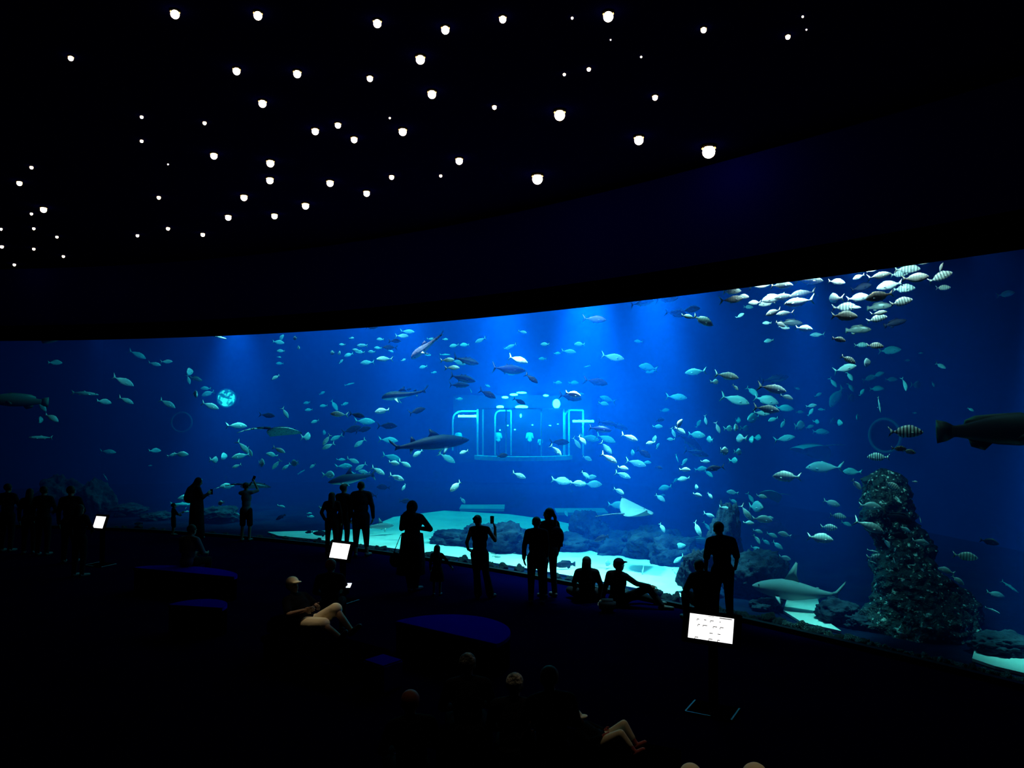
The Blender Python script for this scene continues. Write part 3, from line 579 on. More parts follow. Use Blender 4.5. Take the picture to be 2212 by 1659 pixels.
FISH = '''
@1
352,306,82,0,b,c;880,255,110,-25,j,m;990,315,76,-12,j,m;1065,300,74,5,j,c;790,425,135,-25,j,c;540,503,165,-5,s,c;665,557,90,-10,b,c;808,548,95,-25,j,c;1072,568,110,-30,j,c
1205,368,50,70,b,c,.8;1207,415,62,-75,j,c;1255,410,80,-15,g,m;1315,472,62,180,b,m;1330,505,80,200,b,m;1258,510,48,-80,b,c,.5;1345,582,112,-20,j,c
270,592,70,-50,b,c;335,660,88,-35,b,w;252,675,45,90,b,c,.6;260,785,135,178,s,w;690,877,95,-5,j,m;990,870,76,0,b,c;1103,897,62,15,j,c;1162,893,84,-2,b,c;962,965,22,0,b,m
675,1040,50,-60,s,f;1275,1055,36,0,b,c;1455,1098,92,180,b,c;1180,1170,84,190,b,c;1170,1212,140,-3,s,m;1195,1260,30,0,b,c;1412,1205,30,-80,b,w,.6;1518,1275,36,-30,b,c;1215,1362,52,60,b,w;770,1285,66,0,g,d;885,1335,50,180,g,d;385,1238,36,10,s,w
@2
140,185,95,-12,s,w;632,190,70,60,b,m;610,225,90,-5,b,m;628,295,65,180,b,m;615,345,34,-5,b,m;620,397,60,180,b,f;744,192,34,80,b,c,.6;777,270,32,80,b,c,.6;585,510,68,215,b,c
1205,190,42,10,b,m;1127,243,50,180,b,m;1288,250,84,180,j,m;1048,310,36,80,b,c,.6;1108,313,36,85,b,c,.5;1180,327,76,200,b,m;1245,288,72,170,j,m;1272,305,76,175,b,m;1120,380,45,50,b,m
1187,565,82,15,s,f;965,638,50,30,b,f;520,820,122,-5,j,d;665,800,98,-60,j,c;270,903,158,-2,j,c;840,718,56,190,b,f;855,775,62,185,b,f;975,742,62,185,b,f;1150,727,60,20,b,f;1065,740,100,-60,b,f;905,870,66,200,b,m
1100,810,138,175,j,w;1250,818,122,-10,j,d;1312,868,165,-2,j,m;1205,935,162,18,j,d;1300,935,130,15,j,d;845,993,66,80,b,c,.5;975,960,42,80,b,f,.6;1000,1020,104,235,j,c;1080,1000,106,205,j,m;1012,1070,106,205,j,c;1270,1045,112,215,j,c
325,1080,135,-50,j,c;380,1115,84,-70,j,c;300,1150,142,190,j,c;93,1183,56,85,b,c,.5;155,1157,60,-80,b,m,.8;268,1232,76,200,j,c;615,1100,106,-25,j,w;555,1140,92,165,b,c;470,1208,70,85,b,c,.4;590,1220,98,230,j,c;672,1238,78,215,j,c;742,1208,56,-80,b,c,.7;887,1232,56,215,b,c
795,1280,70,30,s,f;1118,1180,72,0,j,m;1215,1188,108,-20,j,c;1145,1232,132,0,j,m;1278,1238,102,210,j,c;1308,1280,102,170,j,c;1028,1303,62,70,b,c,.8;632,1560,64,-15,j,c;958,1578,52,-40,b,w;135,1535,36,-75,b,w,.6;860,1618,42,0,b,f;872,1645,56,0,b,f;625,1650,82,205,g,d;1205,1290,60,175,b,m
@3
85,100,104,0,j,d;380,138,112,0,j,m;335,172,108,0,j,c;275,213,98,0,j,d;235,265,112,180,j,d;155,200,60,180,b,m;20,250,62,180,b,m;135,270,60,180,b,m;85,302,60,180,b,m;245,297,42,-20,b,m;50,388,112,185,j,m;190,360,132,180,j,c;345,368,42,20,b,m
568,198,66,0,j,m;685,200,46,0,b,m;755,253,76,190,b,m;843,245,80,185,b,f;972,207,96,205,j,m;1225,255,84,200,j,m;1192,272,60,10,b,f;1315,140,72,-10,j,m;545,328,52,0,b,f;505,425,68,195,b,m;685,325,90,0,s,f
705,368,112,5,j,w;860,375,215,-12,t,d;795,388,120,-15,j,m;745,430,118,0,j,w;825,518,225,-12,t,d;800,572,165,0,t,d;1280,365,168,-18,j,c;1200,445,290,-4,t,d;1390,520,125,-35,j,d;1030,645,152,-25,j,d;1030,580,50,-20,b,f;385,610,52,15,j,d;800,685,60,0,b,f;895,618,42,-70,s,f;1290,705,112,-25,j,d
168,783,116,190,b,c;455,783,142,18,j,d;215,905,158,0,j,d;225,1020,152,-5,j,m;460,1130,92,215,b,c;250,1160,152,-15,j,m;268,1208,92,-10,b,c;360,1215,108,-28,j,c;700,1165,154,-30,j,c;835,1120,74,200,b,c;1150,1148,96,5,b,d
140,1270,124,-30,j,c;290,1325,128,-20,j,c;350,1405,64,235,b,c;180,1405,108,175,b,d;75,1465,108,170,b,d;770,1400,122,220,b,w;828,1512,62,-50,b,c;1285,1308,124,-20,j,c;360,1518,98,-3,b,d;535,1745,58,180,g,d;1215,480,80,-8,b,f;595,470,44,10,b,f
@4
935,52,205,10,t,d;1130,20,190,3,j,d;550,188,188,-3,j,d;1210,140,180,-8,j,d;1325,108,162,8,j,d;1300,165,92,-10,b,w;1430,200,172,-28,b,w;140,392,76,180,b,m;420,390,86,180,b,m;335,450,118,-5,j,m;240,465,56,0,b,f;120,510,66,180,b,f;485,570,56,195,s,f
900,368,66,175,b,f;695,497,184,-8,j,c;980,580,152,170,b,f;1005,612,92,190,b,f;1365,615,168,185,j,m;245,705,72,0,b,f;375,705,82,0,b,f;560,697,192,-10,j,d;350,822,190,-10,j,d;370,800,130,-12,b,w;650,838,132,160,j,f;618,875,86,-10,b,m
1215,820,166,-5,j,m;1118,930,76,10,b,f;1078,1010,72,10,b,d;1060,1062,82,0,b,m;650,1035,152,-8,t,m;740,1060,162,-15,t,m;590,1080,192,-8,t,d;505,1155,162,-10,j,m;640,1160,162,-20,j,m;260,1188,158,0,j,d;235,1255,118,-45,j,c;400,1195,108,-55,j,c;445,1175,92,-50,b,c
640,1235,134,-45,j,c;830,1150,138,-20,j,c;848,1275,52,85,b,m,.5;945,1280,124,-30,b,d;485,1320,82,-25,b,c;665,1320,144,-30,j,w;885,1358,164,-15,j,c;970,1355,72,0,b,m;775,1400,92,-10,b,c;775,1455,134,-20,j,c;1000,1195,76,190,b,c;1042,1165,60,80,b,c,.6;1058,1220,56,60,b,m
470,1455,84,-40,b,c;515,1475,92,10,b,c;275,1505,154,-8,b,c;410,1525,124,-5,b,c;535,1532,144,0,b,c;745,1588,92,-30,b,c;1235,1040,92,60,b,w;1185,1110,88,-65,j,c;1240,1095,102,-30,b,c;1165,1165,62,180,b,m;1375,1130,142,-5,b,m;1320,1185,245,-35,t,m;1375,1275,205,-12,t,m
1215,1320,72,-70,s,m;1275,1350,76,50,b,m;1280,1413,88,0,b,c;1070,1395,56,-10,b,d;1268,1488,98,190,b,c;1205,1500,60,40,b,f;1120,1560,114,195,b,m;430,800,60,10,b,f;1100,1620,40,0,b,f
@5
305,335,150,0,b,w;310,405,185,8,j,w;395,380,100,-5,b,w;490,430,102,180,b,w;440,465,82,-5,b,c;540,282,190,8,j,w;710,285,184,-2,j,w;935,248,214,-3,j,w;640,395,184,190,b,w;735,380,170,185,j,w;880,355,204,190,j,w;590,435,134,190,b,w;850,425,234,185,j,w
375,535,72,30,b,c;590,595,72,180,b,c;640,510,122,200,b,w;735,515,134,185,j,w;790,595,174,-2,g,w;700,605,90,-30,b,w;730,632,92,-10,b,c;895,640,134,-8,b,w;1000,690,112,180,j,c;607,740,82,190,b,c;265,1025,194,-10,j,w;172,1075,46,-70,b,c,.7;335,1120,62,-50,b,c
655,1050,222,10,t,m;640,1130,222,-12,j,w;475,1155,112,-40,b,m;335,1220,228,-15,j,c;590,1225,192,-15,b,c;755,1200,102,-20,b,c;590,1295,204,-8,j,w;735,1290,142,-5,b,m;545,1330,132,-5,j,c;480,1370,82,70,b,m,.8;640,1380,82,200,b,m;725,1415,78,240,b,m
860,1432,78,-80,b,m,.7;955,1270,82,10,b,m;950,1320,72,60,b,m;860,1320,62,0,b,f;1035,1300,54,180,b,f;838,1128,46,-20,b,f;1010,1180,62,30,b,f;90,1385,84,-75,j,c;35,1415,72,60,b,f;190,1448,98,-70,j,c;285,1455,52,85,b,m,.6;330,1450,64,85,b,c,.5;357,1390,52,85,b,f,.5
418,1455,52,85,b,f,.6;368,1535,72,80,b,c,.5;125,1545,56,85,b,m,.6;475,1548,62,85,b,m,.6;520,1530,52,85,b,f,.6;245,1635,62,85,b,c,.7;365,1640,46,80,b,m,.6;735,1535,162,12,j,m;1025,1480,112,0,b,f;940,1440,70,20,b,f;1000,1400,40,80,b,f,.6
@6
640,190,150,-2,z,w;820,172,130,-5,b,w;290,235,192,0,j,w;430,235,112,20,j,w;310,295,92,200,b,w;480,285,172,10,j,w;710,232,192,-2,z,w;650,268,152,5,z,w;780,305,192,5,b,w;980,295,182,20,z,w;980,225,100,70,j,w;1000,385,112,0,z,d;1050,125,100,-10,b,w
135,335,128,-10,b,w;340,380,152,15,b,d;560,365,192,190,b,w;680,390,172,0,z,w;110,470,84,-80,b,w,.6;310,465,172,5,b,w;475,455,204,190,b,w;205,545,190,0,z,w;285,545,90,0,j,w;480,535,192,3,g,w;660,500,172,12,z,w;200,615,204,-5,b,w;465,635,152,10,z,w
480,590,122,10,j,w;610,670,172,15,g,d;305,725,204,0,g,w;150,805,112,-15,z,w;335,850,104,0,z,c;445,855,132,-8,z,w;570,895,162,5,b,m;230,970,124,-30,z,w;200,1040,184,15,j,c;370,997,72,-80,b,c,.7;240,1105,84,-60,b,m;475,1090,92,20,b,f;405,1120,112,20,b,f;580,1130,92,0,b,f
460,1205,112,0,b,f;340,1235,64,60,b,m;255,1280,62,-80,b,f,.6;250,1195,82,-60,b,f;690,1170,112,-80,j,m;480,1335,132,-82,s,c;790,1175,62,-80,b,f,.5;980,1020,84,-30,b,m;920,1170,46,-70,b,f;820,915,34,0,b,f;710,975,42,0,b,f;105,1155,92,-55,j,m;130,1275,190,240,b,f;1515,435,124,10,b,c
1225,1375,52,-30,b,m;770,1403,32,0,b,f;300,1440,52,85,b,f,.6;105,1470,52,80,b,f,.6;150,1485,56,-80,b,m,.7;20,1560,104,0,b,f
@7
700,125,250,0,k,w;645,262,110,0,k,w;725,285,100,-12,k,w;470,330,162,180,k,d;255,450,142,180,b,m;295,555,104,-50,b,c;590,565,134,-35,z,c;95,707,128,-15,b,c;145,812,124,-5,z,c;215,875,84,-20,z,m;70,905,134,0,z,c;410,730,164,-5,b,m;400,895,232,-20,j,w;640,830,232,-10,g,d
690,918,84,-25,b,c;640,970,142,-5,b,d;820,1025,124,-8,b,c;545,1030,84,-60,b,c;815,840,54,-80,s,m;425,1095,92,-8,s,c;460,1150,152,0,z,d;425,1185,72,-20,s,c;600,1170,54,-70,s,m;595,1265,104,-10,b,c;1025,1255,122,165,b,c;1120,1335,104,-35,b,c;1060,1370,122,-5,b,d;960,1545,62,-20,s,c
1185,1140,172,-3,z,c;1380,1020,134,-10,b,d;1545,1385,144,-35,s,m;1430,1450,124,-10,b,c;1400,1575,112,-20,s,c;185,1550,144,-35,g,c;65,1540,54,-80,b,c,.7;560,1610,192,-15,b,c;770,530,40,0,b,f
@13
1495,195,62,-15,b,c
@8
465,140,76,0,b,c;430,200,96,10,b,m;545,193,142,190,j,d;495,240,82,-40,b,m;620,60,66,85,b,c,.6;740,65,52,80,b,m,.5;705,132,52,80,b,m,.6;100,437,92,-35,b,c;388,348,42,85,b,c,.6;402,412,76,-15,b,c;505,418,62,-50,b,c;685,390,92,175,b,c;692,462,66,-20,b,m;625,518,88,-12,j,c
495,575,92,-15,j,c;610,612,92,170,g,m;672,615,78,-70,b,m,.7;925,425,86,-10,z,c;835,435,94,-60,j,m;880,510,92,-110,b,c,.8;1430,185,275,182,j,c;1125,265,212,178,b,w;1405,765,194,-5,b,w;800,560,144,-55,j,c;935,610,154,-5,b,c;820,640,84,0,b,c;985,600,70,5,b,c
895,708,78,-15,b,c;1010,740,88,-20,b,c;1110,733,104,170,b,c;890,775,88,-60,b,c;960,795,74,-35,b,m;1055,825,98,-35,b,c;885,853,94,-25,b,c;965,900,108,-35,b,c;1115,925,92,-10,b,c;1092,970,54,-100,s,m;115,680,82,-60,b,c;400,690,134,-60,b,c;480,665,84,-55,j,m
430,790,218,-5,g,m;250,830,114,10,b,c;250,935,104,215,j,c;375,950,104,80,b,c,.8;675,825,58,-70,b,c,.6;785,1115,114,-65,b,c;235,1060,120,-50,s,m;740,930,30,-80,s,f
@9
270,180,104,-60,b,m;980,75,254,-5,b,m;760,525,208,200,g,d;260,890,294,182,g,d;1330,980,164,-100,s,m;1220,735,210,0,g,d;830,870,92,80,b,m,.8;1100,545,74,10,s,m;1410,607,38,0,s,c
@10
50,1035,112,180,g,d;225,1055,225,172,g,d
@11
790,960,112,-5,z,c;1140,760,104,190,b,d
'''
LMARKS = [('bright round porthole', 489, 860), ('faint ring porthole', 392, 912), ('woman in long veil', 427, 1105), ('boy with raised arms', 532, 1105), ('three standing together', 745, 1100),
          ('hooded woman in coat', 893, 1160), ('raised phone', 1052, 1135), ('standing pair', 1170, 1170), ('two people sitting', 1300, 1240), ('leaning man', 1562, 1220), ('distant gallery', 1128, 940),
          ('gallery roof lamps', 1140, 862), ('biggest dark shark', 925, 955), ('grey shark with fin', 760, 1030), ('spotted zebra shark', 925, 745), ('pale-bellied shark', 875, 852), ('dark spotted ray', 600, 930),
          ('large cruising shark', 1730, 1270), ('huge dim fish', 2130, 920), ('rock tower', 1910, 1150), ('big ring porthole', 1912, 940), ('pale flapping ray', 1365, 1112), ('sunken slab with holes', 1040, 1107),
          ('cone-shaped rock', 1278, 1130), ('smallest lit screen', 213, 1128), ('faint broad ray', 1755, 965), ('largest lit screen', 1537, 1357), ('huge brown fish', 45, 865), ('black fascia', 1600, 640), ('white-lit school', 1680, 640), ('dense striped school', 1900, 660), ('tightly packed tunas', 985, 800), ('dim ray by rocks', 1668, 1068), ('bright sand corner', 2160, 1435), ('ray at window top', 118, 740)]
_T = 'first second third fourth fifth sixth seventh eighth ninth tenth eleventh twelfth thirteenth fourteenth fifteenth sixteenth seventeenth eighteenth nineteenth'.split()
_D = {20: 'twent', 30: 'thirt', 40: 'fort', 50: 'fift', 60: 'sixt'}
def ordinal(k): return _T[k - 1] if k < 20 else (_D[k // 10 * 10] + 'ieth' if k % 10 == 0 else _D[k // 10 * 10] + 'y-' + _T[k % 10 - 1])
def ORDN(k): return 'nearest' if k == 0 else ordinal(k + 1) + ' nearest'
rows = []
crop = None
for ln in FISH.strip().splitlines():
    ln = ln.strip()
    if not ln: continue
    if ln.startswith('@'): crop = CROPS[int(ln[1:])]; continue
    for tok in ln.split(';'):
        tok = tok.strip()
        if not tok: continue
        q = tok.split(','); x, y, l, a = map(float, q[:4]); kd, tn = q[4], q[5]; fo = float(q[6]) if len(q) > 6 else 1.0
        rows.append([crop[0] + x / crop[2], crop[1] + y / crop[2], l / crop[2], a, kd, tn, fo])
placed = []
def orient(pos, a, yaw, roll=0.0):
    fwd = (pos - Vector((0, 0, ZC))).normalized(); R = fwd.cross(Vector((0, 0, 1))).normalized(); U = R.cross(fwd).normalized()
    D = (math.cos(yaw) * (math.cos(a) * R + math.sin(a) * U) + math.sin(yaw) * fwd).normalized()
    Z = Vector((0, 0, 1)) - D * D.z
    if Z.length < 0.25: Z = U - D * U.dot(D)
    Z.normalize(); Y = Z.cross(D)
    return Matrix((D, Y, Z)).transposed() @ Matrix.Rotation(roll, 3, 'X')
random.seed(5)
groups = {}
def clear_of_rocks(p, L): return True
for i, r in enumerate(rows):
    px, py, l, a, kd, tn, fo = r
    lo_, hi_ = TONE[tn]; rnd = random.random
    off = lo_ + (hi_ - lo_) * rnd(); g = glass_y(px)
    a_ = math.radians(a); yaw = (rnd() - 0.5) * 0.5
    lp = l
    if fo < 1 and (60 <= abs((a + 180) % 360 - 180) <= 125): lp = l / 0.42; a_ = 0.0 if rnd() < .6 else math.pi; a_ += (rnd() - .5) * .5; yaw = math.copysign(math.acos(min(fo * 0.6, 0.6)), rnd() - .35)
    elif fo < 1: lp = l / fo; yaw = math.copysign(math.acos(fo), rnd() - .5)
    if kd in 'tg' and tn != 'f': off = max(off, 1.6)
    if px > 1840 and py > 1000 and px < 2130: off = min(off, 1.3)     # in front of the rock tower
    for k in range(40):
        dp = g + 0.35 + off
        p = at(px, py, dp); L = lp / F * dp
        if p.z < 0.16 * L + 0.08: off -= 0.25
        elif any((p - q).length < 0.36 * (L + M) for q, M in placed): off += 0.22 if (k < 20) else -0.3
        else: break
        if off < 0.05 + 0.15 * L: off = 0.1 + 0.2 * L; break
    dp = g + 0.35 + off; p = at(px, py, dp); L = lp / F * dp
    placed.append((p, L))
    nm, shape = SPECIES[kd]
    mt = {'b': 'silver', 'j': 'silver', 't': 'tuna', 'g': 'brown', 's': 'silver', 'z': 'band', 'k': 'bold'}[kd]
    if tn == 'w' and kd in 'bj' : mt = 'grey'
    if tn == 'd' and kd in 'bjsg': mt = 'dark'; nm = {'b': 'shaded_bream', 'j': 'shaded_jack', 's': 'shaded_slender_fish', 'g': 'dark_grouper'}[kd]  # same jacks and bream as elsewhere, with shade put into their scales
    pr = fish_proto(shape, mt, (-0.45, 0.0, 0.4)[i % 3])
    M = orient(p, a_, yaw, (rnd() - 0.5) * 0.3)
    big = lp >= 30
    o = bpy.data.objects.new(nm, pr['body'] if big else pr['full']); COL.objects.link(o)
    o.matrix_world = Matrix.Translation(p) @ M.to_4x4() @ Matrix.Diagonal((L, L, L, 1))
    if big:
        for pn in ('tail_fin', 'dorsal_fin', ('pectoral_fin', 1), ('pectoral_fin', -1), ('eye', 1), ('eye', -1)):
            c = bpy.data.objects.new(pn if isinstance(pn, str) else pn[0], pr[pn]); COL.objects.link(c); c.parent = o
    # label material
    lm = min(LMARKS, key=lambda q: (q[1] - px) ** 2 + 1.3 * (q[2] - py) ** 2)
    dx, dy = px - lm[1], py - lm[2]
    rel = 'above' if dy < -abs(dx) * 0.6 else 'below' if dy > abs(dx) * 0.6 else 'beside'
    hx = math.cos(a_) * math.cos(yaw); hv = math.sin(a_)
    pose = ('head-on' if abs(hx) < 0.45 and abs(hv) < .6 else 'diving' if hv < -.6 else 'nosing upwards' if hv > .6 else 'facing right' if hx > 0 else 'facing left')
    tw = {'w': 'whitish lit', 'c': 'pale cyan', 'm': 'mid blue', 'f': 'faint hazy', 'd': 'dark'}[tn]
    sp_ = {'b': 'deep-bodied fish', 'j': 'fork-tailed jack', 't': 'blue tuna', 'g': 'grouper', 's': 'slender fish', 'z': 'banded bream', 'k': 'black-and-white barred fish'}[kd]
    groups.setdefault((lm[0], rel), []).append((math.hypot(dx, dy), o, tw, sp_, pose))
    o['category'] = 'fish'
    o['group'] = {'w': 'white-lit fish crowding near the top of the window', 'c': 'pale cyan fish swimming near the window', 'm': 'blue fish in the middle of the tank', 'f': 'faint hazy fish far back in the tank', 'd': 'dark fish swimming near the window'}[tn]
for (ln_, rel), v in groups.items():
    v.sort(key=lambda q: q[0])
    for k, (d, o, tw, sp_, pose) in enumerate(v):
        o['label'] = f"{tw} {sp_} {pose}, {ORDN(k)} fish {rel} the {ln_}"
# ---------------------------------------------------------------- sharks, rays and the two huge fish
SM = {
    'grey': fish_mat('shark_grey', (0.02, 0.028, 0.04), (0.5, 0.55, 0.55), rough=0.65, spec=0.12, lo=-0.07, hi=-0.03),
    'lightgrey': fish_mat('shark_light_grey', (0.16, 0.19, 0.19), (0.45, 0.48, 0.46), rough=0.65, spec=0.12, lo=-0.05, hi=0.02),
    'dark': fish_mat('shark_dark', (0.002, 0.004, 0.02), (0.4, 0.45, 0.5), rough=0.6, spec=0.15, lo=-0.095, hi=-0.07),
    'black': fish_mat('shark_black_back', (0.001, 0.001, 0.003), (0.8, 0.85, 0.85), rough=0.5, spec=0.2, lo=-0.045, hi=-0.025),
    'zebra': fish_mat('zebra_shark_skin', (0.05, 0.04, 0.08), (0.4, 0.36, 0.45), rough=0.65, spec=0.12, lo=-0.03, hi=0.01, spots=(16, (0.01, 0.01, 0.02))),
    'ray': fish_mat('ray_dark_back', (0.008, 0.008, 0.012), (0.85, 0.88, 0.85), rough=0.6, spec=0.2, lo=-0.012, hi=-0.004, spots=(14, (0.008, 0.008, 0.01))),
    'paleray': fish_mat('ray_pale', (0.08, 0.1, 0.11), (0.5, 0.55, 0.55), rough=0.6, spec=0.2, lo=-0.02, hi=0.02),
    'bigbrown': fish_mat('huge_fish_skin', (0.22, 0.27, 0.25), (0.012, 0.015, 0.015), rough=0.45, spec=0.4, lo=-0.10, hi=0.08),
}
SHARK = [(.5, .0, -.012, .01), (.46, .02, -.03, .035), (.40, .04, -.05, .055), (.30, .062, -.066, .07), (.18, .08, -.078, .076), (.05, .078, -.078, .07), (-.08, .062, -.06, .056), (-.2, .042, -.04, .038), (-.29, .028, -.024, .024), (-.35, .022, -.016, .014), (-.37, .02, -.012, .008)]
def bent(bm, k, k2=0.0):
    for v in bm.verts:
        t = v.co.x
        if t < 0.1: v.co.y += k * (t - 0.1) ** 2; v.co.z += k2 * (t - 0.1) ** 2
def part_mesh(fn, m, k=0.0, k2=0.0):
    bm = bmesh.new(); fn(bm); 
    bmesh.ops.recalc_face_normals(bm, faces=bm.faces)
    bent(bm, k, k2)
    me = bpy.data.meshes.new('part'); bm.to_mesh(me); bm.free(); me.materials.append(m)
    for p in me.polygons: p.use_smooth = True
    return me
def smooth_st(st, n=3):
    out = []
    for a, b in zip(st, st[1:]):
        for i in range(n): t = i / n; out.append(tuple(x + (y - x) * t for x, y in zip(a, b)))
    out.append(st[-1]); return out
def shark(name, px, py, lpx, a, yaw, off, m, label, cat='shark', fat=1.0, k=0.25, k2=0.0, dors=1.0, second=0.5, tail=1.0, st=None, low=1.0, pector=1.0, roll=0.0, eye=True, depth=None):
    dp = depth or glass_y(px) + 0.35 + off; p = at(px, py, dp); L = lpx / F * dp / max(math.cos(yaw), 0.3)
    s = [(x, t * fat, b * fat, w * fat) for x, t, b, w in smooth_st(st or SHARK)]
    o = bpy.data.objects.new(name, part_mesh(lambda bm: loft(bm, s, 20), m, k, k2)); COL.objects.link(o)
    o.matrix_world = Matrix.Translation(p) @ orient(p, math.radians(a), yaw, roll).to_4x4() @ Matrix.Diagonal((L, L, L, 1))
    def child(nm, fn, mm=m):
        c = bpy.data.objects.new(nm, part_mesh(fn, mm, k, k2)); COL.objects.link(c); c.parent = o
    td = 0.075 * fat
    if dors: child('dorsal_fin', lambda bm: fin(bm, [(.16, td * 0.8), (.08, td + .06 * dors), (.02, td + .115 * dors), (.0, td + .11 * dors), (.01, td + .04 * dors), (-.03, td * 0.7)], 0.016))
    if second: child('second_dorsal_fin', lambda bm: fin(bm, [(-.16, .035 * fat), (-.21, .03 * fat + .055 * second), (-.23, .03 * fat + .05 * second), (-.235, .025 * fat)], 0.01))
    if second: child('anal_fin', lambda bm: fin(bm, [(-.20, -.035 * fat), (-.235, -.03 * fat - .05 * second), (-.25, -.03 * fat - .045 * second), (-.25, -.025 * fat)], 0.01))
    if tail: child('tail_fin', lambda bm: fin(bm, [(-.34, .02), (-.40, .05 * tail), (-.5, .17 * tail), (-.485, .11 * tail), (-.42, .02), (-.41, -.01), (-.435, -.08 * tail * low), (-.40, -.05 * tail * low), (-.35, -.015)], 0.014))
    for sgn in (1, -1):
        child('pectoral_fin', lambda bm: fin(bm, [(.0, .0), (-.04, -.08 * pector), (-.10, -.17 * pector), (-.115, -.16 * pector), (-.08, -.06 * pector), (-.07, 0)], 0.012, origin=(.24, sgn * .055 * fat, -.035 * fat), rot=Matrix.Rotation(sgn * 0.85, 3, 'X')))
    if eye: [child('eye', lambda bm: add_ball(bm, (.41, q * .05 * fat, .018 * fat), .008, u=8, v=6), m_black) for q in (1, -1)]
    tag(o, label, cat); placed.append((p, L)); return o
shark('sand_tiger_shark', 928, 957, 172, 5, 0.15, 1.6, SM['dark'], 'big humped dark blue shark near the distant gallery, tail sweeping down', fat=1.15, k=0.1, k2=-0.12, dors=0.75, second=1.4, low=0.4, tail=0.8)
shark('reef_shark', 762, 1033, 105, 188, 0.25, 1.5, SM['grey'], 'grey shark with tall dorsal fin passing over the heads of the three people', fat=1.25, k=-0.2, dors=1.1, low=1.5)
shark('reef_shark', 818, 1137, 66, 3, 0.3, 2.0, SM['lightgrey'], 'pale grey shark with tall dorsal fin beside the hooded woman', fat=1.2, dors=1.5)
shark('reef_shark', 1722, 1277, 185, 176, 0.2, 0.9, SM['lightgrey'], 'large grey blunt-snouted shark cruising low above the small bright sand gap', fat=1.45, dors=1.9, k=-0.2, low=1.0, pector=0.9)
ZS = [(.5, .0, -.02, .02), (.47, .03, -.035, .045), (.40, .055, -.05, .07), (.30, .07, -.06, .08), (.18, .068, -.06, .07), (.08, .055, -.048, .052), (-.02, .04, -.035, .035), (-.12, .03, -.025, .024), (-.22, .022, -.018, .016), (-.3, .02, -.016, .012), (-.36, .018, -.012, .008)]
shark('zebra_shark', 925, 746, 92, 218, 0.2, 1.5, SM['zebra'], 'spotted zebra shark diving with its long straight tail raised behind it', fat=1.45, st=ZS, k=0.1, dors=0.3, second=0.3, tail=0.35, pector=0.9)
shark('nurse_shark', 876, 853, 102, 186, 0.15, 2.0, SM['black'], 'flat-headed black-backed shark with a pale belly above the middle of the tank', fat=1.45, st=ZS, k=0.1, k2=0.15, dors=0.55, second=0.6, tail=0.6)
GR = BODY['grouper']
shark('faint_shark', 392, 1093, 46, 0, 0.1, 5.0, SM['lightgrey'], 'small pale blue shark behind the woman in the long veil', fat=1.1)
def bigfish(name, px, py, lpx, a, yaw, off, m, label, k=0.1, shape='grouper', fat=1.0):
    dp = glass_y(px) + 0.35 + off; p = at(px, py, dp); L = lpx / F * dp
    s = [(x, t * fat, b * fat, w * fat) for x, t, b, w in smooth_st(BODY[shape])]
    o = bpy.data.objects.new(name, part_mesh(lambda bm: loft(bm, s, 20), m, k)); COL.objects.link(o)
    o.matrix_world = Matrix.Translation(p) @ orient(p, math.radians(a), yaw).to_4x4() @ Matrix.Diagonal((L, L, L, 1))
    for nm, key in (('tail_fin', 'tail'), ('dorsal_fin', 'dorsal'), ('anal_fin', 'anal')):
        c = bpy.data.objects.new(nm, part_mesh(lambda bm: fin(bm, [(x, z * fat * (.88 if key == 'dorsal' else 1)) for x, z in FINS[shape][key]], 0.012), m, k)); COL.objects.link(c); c.parent = o
    for sgn in (1, -1):
        c = bpy.data.objects.new('pectoral_fin', part_mesh(lambda bm: fin(bm, [(.0, .02), (-.06, .03), (-.14, -.02), (-.1, -.06), (-.0, -.03)], 0.008, origin=(.2, sgn * .085, -.05), rot=Matrix.Rotation(-sgn * 0.5, 3, 'Z')), m, k)); COL.objects.link(c); c.parent = o
    placed.append((p, L)); return tag(o, label, 'fish')
bigfish('giant_grouper', 2166, 930, 250, 2, 0.1, 0.75, SM['bigbrown'], 'huge dim grouper with a pale back line, cut by the edge of the picture', fat=0.85)
bigfish('giant_grouper', 40, 865, 112, 176, 0.1, 1.2, SM['bigbrown'], 'huge brown fish with a dark back in the far dark end of the window', fat=0.8)
